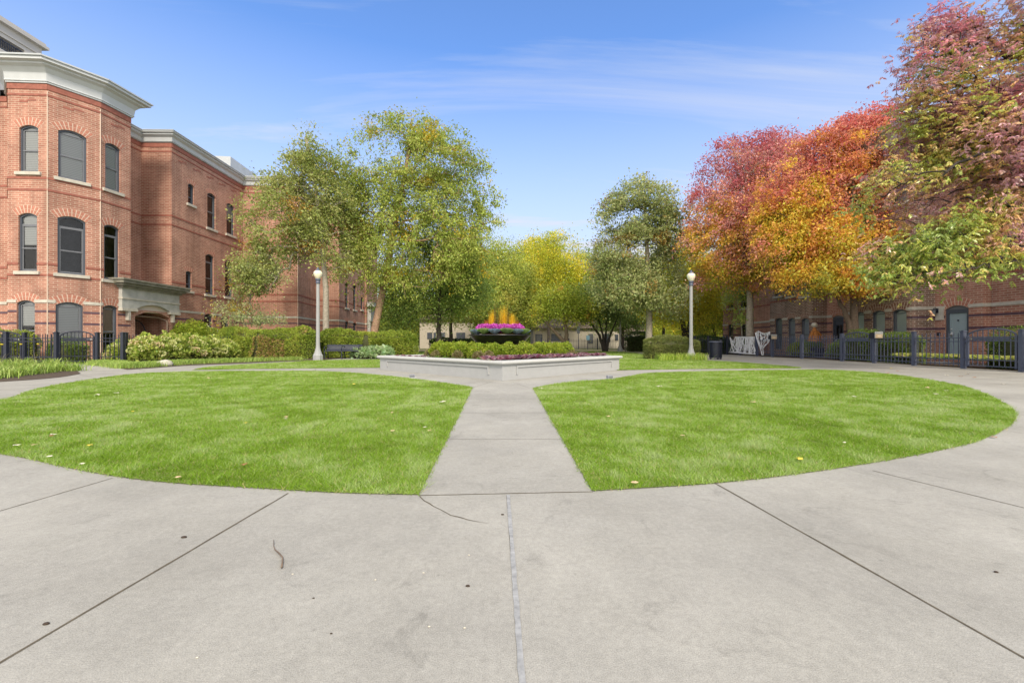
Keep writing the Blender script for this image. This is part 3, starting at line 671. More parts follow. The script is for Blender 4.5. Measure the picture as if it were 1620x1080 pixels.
for o_, z0, z1 in ((.12, zc0, zc0+.10), (.24, zc0+.10, zc0+.22), (.38, zc0+.22, zc0+.36), (.44, zc0+.36, zc0+.44)): seg_box(mb, sgQ, -o_-.02, sgQ.L+o_, -.6, .06+o_, z0, z1)
mb.build('portal_cornice', STONED, pw)
mb = MB(); seg_box(mb, sgQ, 0, sgQ.L, -2.3, -.5, zc0+.10, zc0+.16); mb.build('porch_roof', STONED, pw)
mb = MB(); seg_box(mb, sgQ, 0, sgQ.L+.1, -.5, -.10, 2.45, 3.55); mb.build('lintel', BRICKD, pw)
mb = MB(); mb.tube([sgQ.pt(u0+.15, -.4, 2.25), sgQ.pt(u1-.35, -.4, 2.25), sgQ.pt(u1-.1, -.25, 2.15), sgQ.pt(u1-.06, -.05, 2.05), sgQ.pt(u1-.06, -.05, 0)], .045, 8)
mb.build('drain_pipe', mat('brown_pipe', (.20, .14, .10), .5), LB.root, True)
# arched iron gate in the entry
gt = thing('entry_gate', 'round topped black iron gate inside the dark arched entry of the brick building', 'gate', sgQ.pt((u0+u1)/2, -1.0, 0)); mb = MB()
def arcpts(cx, cy, cz, r_, d, n=14, a0=0, a1=PI): return [(cx+d[0]*r_*math.cos(a0+(a1-a0)*i/n), cy+d[1]*r_*math.cos(a0+(a1-a0)*i/n), cz+r_*math.sin(a0+(a1-a0)*i/n)) for i in range(n+1)]
dd_ = (sgQ.d.x, sgQ.d.y)
mb.tube(arcpts(0, 0, 1.35, .72, dd_), .028, 6)
for s_ in (-1, 1): mb.tube([(dd_[0]*.72*s_, dd_[1]*.72*s_, 0), (dd_[0]*.72*s_, dd_[1]*.72*s_, 1.36)], .028, 6)
mb.build('gate_frame', IRON, gt, True); mb = MB()
for i in range(-5, 6):
    q = i*.12; zt2 = 1.35+math.sqrt(max(0, .72**2-q*q)); mb.tube([(dd_[0]*q, dd_[1]*q, .1), (dd_[0]*q, dd_[1]*q, zt2)], .01, 5)
for z in (.15, 1.2): mb.tube([(dd_[0]*-.7, dd_[1]*-.7, z), (dd_[0]*.7, dd_[1]*.7, z)], .014, 5)
mb.build('bars', IRON, gt)
# second portal far down the same building
sg2 = Seg(PP(581, 32.3), PP(590, 34.6)); mb = MB(); seg_box(mb, sg2, 0, sg2.L, -.1, .35, 3.0, 4.5); seg_box(mb, sg2, -.2, sg2.L+.2, -.1, .7, 4.5, 4.95)
seg_box(mb, sg2, 0, .5, -.1, .3, 0, 3.0); seg_box(mb, sg2, sg2.L-.5, sg2.L, -.1, .3, 0, 3.0); mb.build('portal', STONEW, LB.root)
# grey rooftop enclosure
ph = MB(); x1_ = X(368, 40*1.02); x0_ = X(325, 40); 
ph.add([(x0_-3, 40, 10), (x1_, 40.5, 10), (x1_-.4, 47.5, 10), (x0_-3, 47.5, 10), (x0_-3, 40, Zh(244, 40)), (x1_, 40.5, Zh(244, 40)), (x1_-.4, 47.5, Zh(244, 40)), (x0_-3, 47.5, Zh(244, 40))], [(0, 1, 5, 4), (1, 2, 6, 5), (2, 3, 7, 6), (3, 0, 4, 7), (4, 5, 6, 7)])
ph.build('roof_enclosure', CORNT, LB.root)

# pale high-rise behind at the upper left
HR = thing('beige_high_rise', 'pale beige high-rise corner with blue-black balcony railing rising behind the brick building', 'building', (-49, 44, 0))
mb = MB(); tz = Zh(77, 40); xc = X(66, 40)
BEI = mat('beige_stucco', (.50, .48, .45), .8, noise_amt=.05, nscale=1)
def wbox(mb, x0, x1, y0, y1, z0, z1): mb.box(((x0+x1)/2+49, (y0+y1)/2-44, (z0+z1)/2), (x1-x0, y1-y0, z1-z0))
wbox(mb, xc-20, xc, 20, 40, 0, tz-2.15); wbox(mb, xc-20, xc, 20, 40, tz-1.1, tz); wbox(mb, xc-20, xc-1.3, 20, 40, tz-2.15, tz-1.1)
wbox(mb, xc-1.3, xc, 38.6, 40, tz-2.15, tz-1.1); mb.build('wall', BEI, HR)
mb = MB(); wbox(mb, xc-20, xc+.35, 20, 40.35, tz+.001, tz+.25); wbox(mb, xc-20, xc+.2, 20, 40.2, tz+.251, tz+.5); wbox(mb, xc+.001, xc+.1, 20, 40, tz-.75, tz-.62); mb.build('cornice', BEI, HR)
mb = MB(); y = 20
while y < 38: wbox(mb, xc-.06, xc-.03, y, y+.04, tz-2.15, tz-1.35); y += .16
wbox(mb, xc-.08, xc-.01, 20, 38.6, tz-1.40, tz-1.33); wbox(mb, xc-.08, xc-.01, 20, 38.6, tz-2.149, tz-2.07); mb.build('railing', IRON, HR)
mb = MB(); y = 20.5
while y < 37: wbox(mb, xc-1.299, xc-1.25, y, y+1.5, tz-2.1, tz-1.15); y += 2.2
mb.build('window', FRAME, HR)
mb = MB()
for yy in (23, 27, 31, 35):
    for zz in (3.6, 6.6, 9.6): wbox(mb, xc+.001, xc+.03, yy, yy+1.6, tz-zz-1.6, tz-zz)
mb.build('window', FRAME, HR)

# ------------------------------------------------------------------ right building
SR = 1.2
rp = [(16.2*SR, 33.5*SR), (16.05*SR, 25.7*SR), (15.2*SR, 25.7*SR), (15.15*SR, 22.0*SR), (15.85*SR, 21.95*SR), (15.85*SR, 19.7*SR), (15.1*SR, 19.7*SR), (15.08*SR, 16.56*SR), (15.11*SR, 16.46*SR), (15.20*SR, 16.40*SR), (15.35*SR, 16.37*SR), (15.86*SR, 16.36*SR), (16.0*SR, 14.8*SR), (16.25*SR, 14.8*SR), (16.1*SR, 8.5*SR)]
TR = EYE+8.2*SR-.5
RB = Building('brick_townhouse_row', 'long red and brown brick townhouse building with pale blue door behind the right fence', rp, top=TR)
for i in (1, 2, 3, 5, 6, 7, 8, 9, 10): RB.segm[i] = BRICKD
for a, b_ in ((1226, 1237.5), (1246, 1258), (1267, 1280)): 
    RB.win(2, a, b_, 503, 552, blind=(mat('slate_blind', (.42, .45, .50), .8), 0, 1), sill=False, arch=.32, archm=VOUSD); RB.win(2, a, b_, 418, 468, blind=SB, arch=.32); RB.win(2, a, b_, 335, 385, blind=SB, arch=.32)
GB = mat('grey_green_blind', (.62, .66, .60), .7)
for a, b_ in ((1351, 1367), (1379, 1400), (1411, 1434)):
    k = (b_-1350)/90; RB.win(6, a, b_, 494-5*k, 560, zs=(.6, None) and None, blind=(GB, 0, 1), sill=False, arch=.36, archm=VOUSD, rise=.14)
    RB.win(6, a, b_, 390-17*k, 452-9*k, blind=SB, arch=.36); RB.win(6, a, b_, 292-36*k, 350-30*k, blind=SB, arch=.36)
for a, b_ in ((1152.3, 1160), (1171, 1183)):
    RB.win(0, a, b_, 512.5, 548, sill=False, arch=.3); RB.win(0, a, b_, 461, 487.5, arch=.3, style='transom'); RB.win(0, a, b_, 405, 436, arch=.3)
# doors
d1 = RB.win(11, 1495.5, 1532.4, 483.2, 565.5, kind='custom', rise=.16); d2 = RB.win(4, 1317, 1334.5, 499, 566, kind='custom', rise=.12)
RB.win(11, 1496, 1520, 360, 425, blind=SB); RB.win(13, 1590, 1640, 340, 410, blind=SB)
RB.finish([(32, 8.5*SR), (32, 33.5*SR)])
cornice(rp, TR, RB.root, .8, .5)
zbd = EYE+1.24*SR
band_on(RB, zbd-.06, STONE, .13, .03, 'stone_band'); band_on(RB, zbd-.42*SR*.9, BRICKN, .1, .004); band_on(RB, zbd-.9*SR*.9, BRICKN, .1, .004)
band_on(RB, zbd+1.2, BRICKW, .1, .02); band_on(RB, zbd+3.2, BRICKW, .1, .02); band_on(RB, TR-.3, BRICKW, .25, .03)
def door(sg, l, r, b_, t_, ri, leafm, glassy=False):
    fr = MB(); fw = .10; ou = arch_outline(l, r, b_, t_, ri); inn = arch_outline(l+fw, r-fw, b_+.03, t_-ri*.9-fw-.05, 0)
    seg_box(fr, sg, l, l+fw, -.16, -.04, b_, t_-ri); seg_box(fr, sg, r-fw, r, -.16, -.04, b_, t_-ri)
    zt2 = t_-ri-.04; seg_box(fr, sg, l+fw, r-fw, -.16, -.04, zt2-.14, zt2+.02)
    d_ = fr.build('door', FRAME, RB.root)
    seg_lf = MB(); seg_box(seg_lf, sg, l+fw+.003, r-fw-.003, -.15, -.09, b_, zt2-.145)
    lf = seg_lf.build('door_leaf', leafm, d_, bevel=.004)
    mb = MB(); wd = r-l-2*fw; H_ = zt2-.145-b_
    for uu0, uu1, f0, f1 in ((.14, .46, .08, .42), (.54, .86, .08, .42), (.14, .46, .50, .88), (.54, .86, .50, .88)):
        a0, a1, c0, c1 = l+fw+wd*uu0, l+fw+wd*uu1, b_+H_*f0, b_+H_*f1
        if glassy: seg_box(mb, sg, a0, a1, -.09, -.085, c0, c1)
        else:
            for q in ((a0, a1, c0, c0+.02), (a0, a1, c1-.02, c1), (a0, a0+.02, c0+.02, c1-.02), (a1-.02, a1, c0+.02, c1-.02)): seg_box(mb, sg, q[0], q[1], -.09, -.083, q[2], q[3])
    mb.build('panel_moulding', GLASS if glassy else leafm, lf)
    mb = MB(); arcp = arch_outline(l, r, zt2+.02, t_, ri); mb.add([sg.pt(u, -.08, z) for u, z in arcp], [tuple(range(len(arcp)))]); mb.build('transom_panel', SASH, d_)
    mb = MB(); hu = l+fw+.07*wd+.03
    c_ = sg.pt(hu, -.05, b_+1.0); mb.tube([sg.pt(hu, -.09, b_+1.0), sg.pt(hu, -.02, b_+1.0)], .03, 10); mb.tube([sg.pt(hu, -.09, b_+1.22), sg.pt(hu, -.055, b_+1.22)], .03, 10); seg_box(mb, sg, hu-.03, hu+.03, -.09, -.08, b_+.9, b_+1.1)
    mb.build('door_handle', mat('brushed_metal', (.6, .6, .6), .3, 1), lf, True)
    mb = MB(); mb.tube([sg.pt((l+r)/2, -.09, b_+H_*.84), sg.pt((l+r)/2, -.06, b_+H_*.84)], .035, 10); mb.build('knocker', IRON, lf, True)
    voussoirs(sg, l, r, t_, ri, .36, 'arch', d_, VOUS)
    mb = MB(); q = [(l-.02, b_-.02), (r+.02, b_-.02), (r+.02, t_+.02), (l-.02, t_+.02)]; mb.add([sg.pt(u, -.165, z) for u, z in q], [(0, 1, 2, 3)]); mb.build('interior', DARK, d_)
door(*d1, DOORP); door(*d2, FRAME, True)
sg = RB.segs[11]; mb = MB(); a, b_ = sorted((sg.s_of(1481), sg.s_of(1493.5))); Yc = sg.Y((a+b_)/2); seg_box(mb, sg, a, b_, -.01, .045, Zh(506, Yc), Zh(487, Yc)); mb.build('stone_block', STONE, RB.root)
# wall lantern
us = sg.s_of(1484); lt = thing('wall_lantern', 'black box lantern mounted on the pale stone block beside the blue door', 'lantern', sg.pt(us, .045, Zh(493, Yc)))
nn_ = sg.n; mb = MB(); ox, oy = nn_.x*.16, nn_.y*.16
mb.box((nn_.x*.01, nn_.y*.01, .05), (.03, .12, .2)); mb.tube([(0, 0, .1), (ox*.6, oy*.6, .2), (ox, oy, .17), (ox, oy, .11)], .012, 6)
mb.lathe([(.02, .14), (.10, .09), (.105, .07)], (ox, oy, 0), 4); mb.build('bracket', IRON, lt)
mb = MB(); mb.lathe([(.085, .07), (.065, -.12), (0.0, -.12)], (ox, oy, 0), 4); gl_ = mb.build('lantern_glass', mat('smoked_glass', (.16, .17, .19), .15), lt)
mb = MB(); mb.lathe([(.075, -.121), (.075, -.14), (.02, -.16)], (ox, oy, 0), 4); mb.build('base', IRON, lt)
mb = MB(); seg_box(mb, sg, us+.0, us+.11, 0, .07, Zh(531, Yc), Zh(526, Yc)); o = mb.build('letter_slot', IRON, None); tag(o, 'small black metal box fixed to the brick left of the blue door', 'wall box')

# ------------------------------------------------------------------ fences
def post(fx, fy, parent, m, h=1.22, wd=.11, name='post'):
    mb = MB(); mb.box((fx, fy, h/2-.02), (wd, wd, h+.04)); mb.box((fx, fy, h+.015), (wd+.03, wd+.03, .03)); mb.box((fx, fy, h+.04), (wd*.7, wd*.7, .02)); return mb.build(name, m, parent)
def fence(name, label, pts, m, gaps=(), h=1.1, group=None, sp=.16):
    root = thing(name, label, 'fence', (pts[0][0], pts[0][1], 0), group=group); ox, oy = pts[0]
    for i in range(len(pts)):
        post(pts[i][0]-ox, pts[i][1]-oy, root, m)
    for i in range(len(pts)-1):
        if i in gaps: continue
        a = Vector(pts[i])-Vector((ox, oy)); b_ = Vector(pts[i+1])-Vector((ox, oy)); d = b_-a; Ln = d.length; d /= Ln; ang = math.atan2(d.y, d.x); mb = MB()
        c = (a+b_)/2
        for z in (.14, .30, h-.20, h-.08): mb.box((c.x, c.y, z), (Ln-.1, .028, .028), ang)
        n = int((Ln-.16)/sp)
        for k in range(n):
            q = a+d*(.08+(k+.5)*(Ln-.16)/n); mb.box((q.x, q.y, .06+h/2), (.019, .019, h-.02), ang)
            mb.add([(q.x-.012, q.y-.012, h+.05), (q.x+.012, q.y-.012, h+.05), (q.x+.012, q.y+.012, h+.05), (q.x-.012, q.y+.012, h+.05), (q.x, q.y, h+.10)], [(0, 1, 4), (1, 2, 4), (2, 3, 4), (3, 0, 4)])
        mb.build('picket_panel', m, root)
    return root
def gate(label, a, b_, m, h=1.0, rise=.24, group='arched iron garden gates'):
    a, b_ = Vector(a), Vector(b_); d = (b_-a); Ln = d.length; d /= Ln; root = thing('garden_gate', label, 'gate', (a.x, a.y, 0), math.atan2(d.y, d.x), group)
    l, r = .14, Ln-.14; mb = MB(); cx = (l+r)/2; hw = (r-l)/2
    for x in (l, r): mb.box((x, 0, .08+h/2), (.055, .055, h))
    mb.tube([(cx+hw*math.cos(PI-PI*i/16), 0, .08+h-.02+rise*math.sin(PI*i/16)) for i in range(17)], .026, 6)
    for z in (.12, .32, h-.08, h+.04): mb.box((cx, 0, z), (r-l-.05, .032, .03))
    for x in (.07, Ln-.07):
        for z in (.3, .9): mb.box((x, 0, z), (.07, .04, .06))
    mb.build('gate_frame', m, root); mb = MB(); n = max(6, int((r-l)/.145))
    for k in range(1, n):
        x = l+(r-l)*k/n; zt2 = .08+h-.02+rise*math.sqrt(max(0, 1-((x-cx)/hw)**2)); mb.box((x, 0, (.12+zt2)/2), (.018, .018, zt2-.12))
    mb.build('bars', m, root)
    mb = MB(); k = 0
    nn2 = n-2
    for k in range(1, n-1):
        x = l+(r-l)*k/n; x2 = l+(r-l)*(k+1)/n; xm = (x+x2)/2; zt2 = h+.02; zb2 = h-.06
        mb.add([(x, -.012, zt2), (x2, -.012, zt2), (x2, -.012, zb2+.045), (xm, -.012, zb2-.02), (x, -.012, zb2+.045), (x, .012, zt2), (x2, .012, zt2), (x2, .012, zb2+.045), (xm, .012, zb2-.02), (x, .012, zb2+.045)], [(0, 4, 3, 2, 1), (5, 6, 7, 8, 9), (0, 5, 9, 4), (4, 9, 8, 3), (3, 8, 7, 2), (2, 7, 6, 1), (1, 6, 5, 0)])
    mb.build('scalloped_plate', m, root)
    mb = MB(); mb.box((r-.04, -.05, h-.02), (.10, .05, .05)); mb.tube([(r-.06, -.08, h-.02), (r-.2, -.09, h-.02)], .013, 6); mb.build('latch', mat('brushed_metal', (0, 0, 0)), root)
    return root
XR = 15.05
def RY(px): return XR*F/(px-HX)
rposts = [(XR, RY(p)) for p in (1617, 1524, 1446, 1383, 1332.4, 1268.5, 1222, 1197)]
fence('iron_fence', 'blue-black iron picket fence running along the right walk before the townhouses', [(XR, 8.5), (XR, 10.7)]+rposts+[(XR, 28.8), (XR, 31.0), (XR, 33.2)], IRONB, gaps=(2, 5, 8))
gate('arched iron gate near the right photo edge, in front of the hedge', rposts[0], rposts[1], IRONB)
gate('arched iron gate with mailbox on its right post, below the orange tree', rposts[3], rposts[4], IRONB)
gate('arched iron gate wrapped in torn white halloween cloth', rposts[6], rposts[7], IRONB)
lposts = [(-15.35, 17.2), (X(154, 17.25), 17.25), (X(89, 17.3), 17.3), (X(39, 17.3), 17.3), (-21.5, 17.3), (-24, 17.3)]
fence('iron_fence', 'black iron picket fence across the front of the bay, far left', lposts, IRON, gaps=(1, 3))
gate('arched black iron gate facing the walk below the middle bay window', lposts[2], lposts[1], IRON)
gate('arched black iron gate at the left photo edge before the hedge', lposts[4], lposts[3], IRON)
fence('iron_fence', 'black iron picket fence behind the hydrangeas, running back to the clipped hedge', [(-15.45, 17.45), (-15.4, 19.9), (-15.35, 22.4), (-15.2, 24.6), (-15.0, 26.8)], IRON)
# near strip of fence on the far left (returns towards the camera)
fence('iron_fence', 'low black iron fence rail at the left edge behind the grass clumps', [(X(89, 16.6), 16.6), (X(10, 16.3), 16.3), (-22.5, 16.2)], IRON)
def mailbox(label, x, y, z, rz, face, sc_=1):
    r_ = thing('mailbox', label, 'mailbox', (x, y, z), rz, 'mailboxes on the right fence'); mb = MB()
    vs = []; n = 8
    prof = [(-.17, 0), (.17, 0), (.17, .16)]+[(.17*math.cos(PI*i/n), .16+.09*math.sin(PI*i/n)) for i in range(1, n)]+[(-.17, .16)]
    k = len(prof); vs = [(-.14, a, b2) for a, b2 in prof]+[(.14, a, b2) for a, b2 in prof]
    mb.add(vs, [tuple(range(k))[::-1], tuple(range(k, 2*k))]+[(i, (i+1) % k, k+(i+1) % k, k+i) for i in range(k)])
    mb.build('mailbox_body', IRON, r_)
    MB().box((0, -.185, .15), (.30, .02, .27)).build('mailbox_front', mat('grey_mailbox_front', (.36, .38, .38), .5), r_)
    pl = MB().box((0, -.198, .10), (.26, .014, .15)).build('name_plate', mat('cream_plate', (.55, .42, .26), .6), r_)
    MB().box((0, -.207, .10), (.13, .008, .06)).build('label_window', mat('cream_label', (.68, .58, .44), .6), pl)
    return r_
mailbox('grey mailbox with cream plate on the gate post below the orange tree', XR-.13, RY(1383)-.22, 1.02, -.10, None)
mailbox('grey mailbox with cream plate beside the white halloween webbing', XR-.13, RY(1222)-.22, 1.02, -.10, None)

# ------------------------------------------------------------------ planter
pc = [Vector(G(795, 602)[:2]), Vector((3.38, 13.75)), Vector((-.45, 17.6)), Vector((-4.22, 13.95))]
cen = sum(pc, Vector((0, 0)))/4
root = thing('raised_planter', 'diamond shaped grey concrete raised planter with rounded coping in the middle of the crossing walks', 'planter', (cen.x, cen.y, 0))
def inset(pts, d):
    o = []; n = len(pts)
    for i in range(n):
        a, b_, c = pts[i-1], pts[i], pts[(i+1) % n]; d1_ = (b_-a).normalized(); d2_ = (c-b_).normalized(); n1 = Vector((-d1_.y, d1_.x)); n2 = Vector((-d2_.y, d2_.x))
        s_ = (n1+n2).normalized(); o.append(b_+s_*(d/max(.3, s_.dot(n1))))
    return o
loc = [p-cen for p in pc]
def ringprof(prof):
    mb = MB(); vs = []; fs = []; k = len(prof)
    for d, z in prof:
        for p in inset(loc, d): vs.append((p.x, p.y, z))
    for j in range(k-1):
        for i in range(4): fs.append((j*4+i, j*4+(i+1) % 4, (j+1)*4+(i+1) % 4, (j+1)*4+i))
    return mb.add(vs, fs)
ringprof([(0, -.02), (0, .37)]).build('planter_wall', PLANTW, root)
ringprof([(.001, .36), (-.02, .36), (-.055, .37), (-.075, .39), (-.08, .41), (-.07, .435), (-.045, .45), (.22, .452), (.25, .44), (.25, .3)]).build('coping', PLANTC, root, False)
for i in range(4):   # sunken-panel moulding on each side
    a, b_ = loc[i], loc[(i+1) % 4]; sg = Seg(a, b_); sg.n = -sg.n if sg.n.dot(-(a+b_)/2) > 0 else sg.n
    mb = MB()
    for q in ((.45, sg.L-.45, .285, .325), (.45, .49, .12, .285), (sg.L-.49, sg.L-.45, .12, .285)): seg_box(mb, sg, q[0], q[1], -.01, .03, q[2], q[3])
    mb.v and mb.build('panel_moulding', PLANTW, root)
o = poly_obj('planting_soil', [(p.x, p.y) for p in inset([Vector(p) for p in loc], .2)], .36, SOIL, root)

def leafball(name, label, cat, c, r, n, size, colfn, lm=LEAF, group=None, aspect=.6, root=None, bump_=.18, core=True, upb=.6, stem=False, flat=.4):
    """rounded shrub of separate leaves around a twiggy core. c base centre, r=(rx,ry,rz)"""
    o = thing(name, label, cat, c, 0, group); r = np.array(r)
    d = unit(RNG.normal(0, 1, (n, 3))); d[:, 2] = np.abs(d[:, 2])*1.0-.25*(RNG.random(n) < .35); d = unit(d)
    nz_ = vnoise(d*3+np.array(c)*3.1, 1.3, 5); k = (1+bump_*(nz_-.5)*2)*(1-RNG.random(n)**2*.28)
    P = d*r*k[:, None]; P[:, 2] = np.maximum(P[:, 2]+r[2]*.35, .02)
    P[:, 2] *= (1/1.35)*1.0
    cols = colfn(P+np.array(c), np.clip(P[:, 2]/r[2], 0, 1), RNG.random(n))
    ax = d*.8+RNG.normal(0, .7, (n, 3))+np.array([0, 0, upb])
    link_mesh('foliage', leaves_mesh('foliage', P, ax, size*RNG.uniform(.6, 1.3, n), aspect, cols, flat), lm, o)
    if core:
        mb = MB(); m_ = 8; prof = [(math.sin(PI*.5*(1-i/m_)*1.0+.0)*.0+math.cos(PI/2*i/m_)*.74, math.sin(PI/2*i/m_)*.70) for i in range(m_+1)]
        prof = [(.5, 0)]+[(a, .12+b_) for a, b_ in prof]
        mb.lathe([(a, b_*r[2]) for a, b_ in prof], (0, 0, 0), 14); mb.v = [(x*r[0], y*r[1], z) for x, y, z in mb.v]; mb.build('twigs', COREM, o, True)
    return o
def c_yg(P, h, q): return jit(palette(.25+.5*q+.3*(vnoise(P, 5)-.5), [(.10, .17, .02), (.24, .34, .03), (.40, .48, .06), (.46, .46, .08)]), .15)
def c_box(P, h, q): return jit(palette(q*.7+.3*(vnoise(P, 4)), [(.08, .15, .03), (.20, .30, .06), (.34, .44, .10)]), .15)
def c_brn(P, h, q): return jit(palette(q, [(.14, .12, .05), (.30, .24, .12), (.34, .34, .14)]), .15)
# two rows of low bright shrubs following the front edges of the planter
def pl(px, Y): return (X(px, Y), Y, .36)
k = 0
row = [(708, 12.9), (731, 12.65), (755, 12.4), (781, 12.2), (806, 12.15), (832, 12.3), (856, 12.5), (879, 12.8), (893, 13.2), (694, 13.3)]
LBS = ['leftmost in the front row', 'second from the left', 'third from the left', 'fourth from the left', 'left of the bowl centre', 'right of the bowl centre', 'fourth from the right', 'third from the right', 'rightmost, by the planter corner', 'behind the leftmost one']
for (px, Y), lb in zip(row, LBS):
    leafball('low_shrub', 'bright yellow-green rounded shrub in the planter, '+lb, 'shrub', pl(px, Y), (.29*random.uniform(.9, 1.08), .27, .50*random.uniform(.92, 1.06)), 2600, .05, c_yg, group='bright green shrubs in the planter', upb=1.0)
for i, (px, Y) in enumerate([(720, 13.6), (748, 13.5), (775, 13.2), (802, 13.2), (828, 13.3), (852, 13.6), (872, 13.9)]):
    leafball('low_shrub', 'yellow-green shrub in the planter close under the black bowl, number %s from the left' % ['one', 'two', 'three', 'four', 'five', 'six', 'seven'][i], 'shrub', pl(px, Y), (.27, .27, .5), 1300, .05, c_yg, group='bright green shrubs in the planter', upb=1.0)
for i, (px, Y) in enumerate([(724, 12.1), (756, 11.75), (773, 11.65), (690, 12.7), (905, 13.0), (678, 13.5)]):
    leafball('dried_perennial', ['tan faded clump left of centre before the bright shrubs', 'tan faded clump just left of the planter corner', 'brownish clump beside the planter corner', 'brown clump near the left end of the shrub row', 'brown clump at the right end of the shrub row', 'small brown clump toward the left planter corner'][i], 'plant', pl(px, Y), (.15, .15, .27), 700, .04, c_brn, group='faded perennials in the planter', core=False, upb=1.2)
def rosette(name, label, cat, c, r, n, lw, colfn, group=None, lift=.12, lm=LEAF, curl=.3, hgt=None):
    """layered leaves around a heart: outer leaves lie flat, inner leaves stand"""
    o = thing(name, label, cat, c, RNG.uniform(0, 6), group); q = np.sort(RNG.random(n)); a = np.arange(n)*2.4+RNG.normal(0, .2, n)
    el = (1-q)*(1.42-lift)+lift; rr = r*(.15+.85*q); V = []; cols = colfn(q)
    L_ = r*(.45+.55*q); ax = np.stack([np.cos(a)*np.cos(el), np.sin(a)*np.cos(el), np.sin(el)], 1); s = np.stack([-np.sin(a), np.cos(a), 0*a], 1); nn = np.cross(ax, s); nn *= np.sign(nn[:, 2:3]+1e-6)
    base = ax*(.12*r)+np.array([0, 0, (hgt or r)*.25]); W = (L_*lw)[:, None]; l = L_[:, None]
    pts = [base, base+ax*l*.45+s*W*.42+nn*W*.14, base+ax*l*.9+s*W*.5+nn*W*curl, base+ax*l*1.05+nn*W*(curl*.4), base+ax*l*.9-s*W*.5+nn*W*curl, base+ax*l*.45-s*W*.42+nn*W*.14, base+ax*l*.5]
    V = np.stack(pts, 1); idx = (np.arange(n)*7)[:, None]; F_ = np.concatenate([idx+np.array([[0, 1, 6, 5]]), idx+np.array([[1, 2, 3, 6]]), idx+np.array([[6, 3, 4, 5]])], 0)
    link_mesh('leaves', np_mesh('leaves', V.reshape(-1, 3), 4, np.repeat(np.clip(cols, 0, .9), 7, 0), F_), lm, o, True); return o
def c_heu(q): return jit(palette(RNG.random(len(q)), [(.18, .04, .08), (.38, .16, .22), (.62, .48, .52), (.24, .07, .11)]), .2)
def c_grn(q): return jit(palette(RNG.random(len(q)), [(.10, .18, .03), (.22, .34, .06), (.30, .40, .10)]), .12)
ci = 0
def edge_pt(i, f, d):
    A = pc[i].lerp(pc[(i+1) % 4], f); n_ = (cen-(pc[i]+pc[(i+1) % 4])/2).normalized(); return A+n_*d
for f in np.linspace(.02, .93, 22):
    for d in (.42, .66):
        p = edge_pt(0, f+random.uniform(-.015, .015), d+random.uniform(-.06, .06)); o = rosette('heuchera', 'small purple-leaved plant edging the right front side of the planter', 'plant', (p.x, p.y, .36), .16*random.uniform(.8, 1.2), 26, .6, c_heu, 'purple edging plants in the planter', hgt=.34)
for f in np.linspace(.06, .9, 14):
    p = edge_pt(3, f, .42); o = rosette('edging_plant', 'small light green plant edging the left front side of the planter', 'plant', (p.x, p.y, .36), .11*random.uniform(.8, 1.2), 18, .6, c_grn if f > .35 else c_heu, 'small edging plants along the left planter side', hgt=.2)

# bowl with flowers
BC = (X(791, 13.9), 13.9); BR = .98
bw = thing('black_bowl', 'wide shallow black bowl planter holding cabbages and flowers above the shrubs', 'planter bowl', (BC[0], BC[1], .36))
MB().lathe([(.0, .0), (.34, .0), (.32, .06), (.24, .14), (.24, .2), (.40, .30), (.62, .42), (.82, .56), (.95, .70), (.99, .715), (1.0, .745), (.97, .755), (.93, .72), (.9, .70)], (0, 0, 0), 56).build('bowl', mat('glossy_black', (.012, .012, .016), .3, spec=.6), bw, True)
MB().lathe([(0.92, .69), (0, .72)], (0, 0, 0), 40).build('soil', SOIL, bw)
zr = .36+.70
def c_cabg(q): return jit(palette(q*.8+RNG.random(len(q))*.2, [(.80, .85, .35), (.60, .70, .22), (.40, .52, .16), (.26, .40, .16)]), .08)
def c_cabb(q): return jit(palette(q, [(.08, .11, .20), (.16, .22, .34), (.28, .37, .48), (.36, .46, .52)]), .08)
order = 0
for k_ in range(14):
    a = -PI/2+(k_+.5)*2*PI/14+.05; gr = k_ % 2 == 0; x_ = BC[0]+math.cos(a)*.80; y_ = BC[1]+math.sin(a)*.80; front = math.sin(a) < .1
    where = 'front right rim' if math.cos(a) > .25 and front else 'front left rim' if math.cos(a) < -.25 and front else 'front middle rim' if front else 'rear rim'
    o = rosette('ornamental_cabbage', ('frilly pale green' if gr else 'blue-grey')+' ornamental cabbage on the '+where+' of the black bowl', 'cabbage', (x_, y_, zr), .23 if gr else .21, 64, .95, c_cabg if gr else c_cabb, 'ornamental cabbages around the bowl', hgt=.2, curl=.34, lift=.34); o.scale = (1, 1, 1.08)
def c_mum(P, h, q): return jit(palette(q, [(.36, .03, .30), (.62, .08, .52), (.76, .24, .70)]), .12)
for k_, (dx, dy, rx) in enumerate([(-.44, -.30, .27), (-.15, -.38, .27), (.15, -.38, .27), (.45, -.28, .27), (-.5, .2, .27), (.5, .2, .27), (0, .45, .3), (-.58, -.05, .2), (.6, -.02, .2)]):
    leafball('chrysanthemum', 'magenta chrysanthemum mound in the black bowl, '+['left', 'left of centre', 'right of centre', 'right', 'rear left', 'rear right', 'rear middle', 'far left edge', 'far right edge'][k_], 'flowers', (BC[0]+dx, BC[1]+dy, zr+.10), (rx, rx, .27), 1500, .038, c_mum, PETAL, 'magenta chrysanthemums in the bowl', aspect=.8, bump_=.1, upb=.4)
def spikes(name, label, c, n, h, spread, col, w_=.012, lean=.18, group=None, arch=.0):
    o = thing(name, label, 'grass plant', c, 0, group); P = np.column_stack([RNG.normal(0, spread, n), RNG.normal(0, spread, n), np.zeros(n)])
    link_mesh('blades', blades(P, h*RNG.uniform(.55, 1.05, n), np.full(n, w_), RNG.uniform(0, lean, n), jit(palette(RNG.random(n), col), .1), 'blades', seg=4, arch=arch), BLADE, o); return o
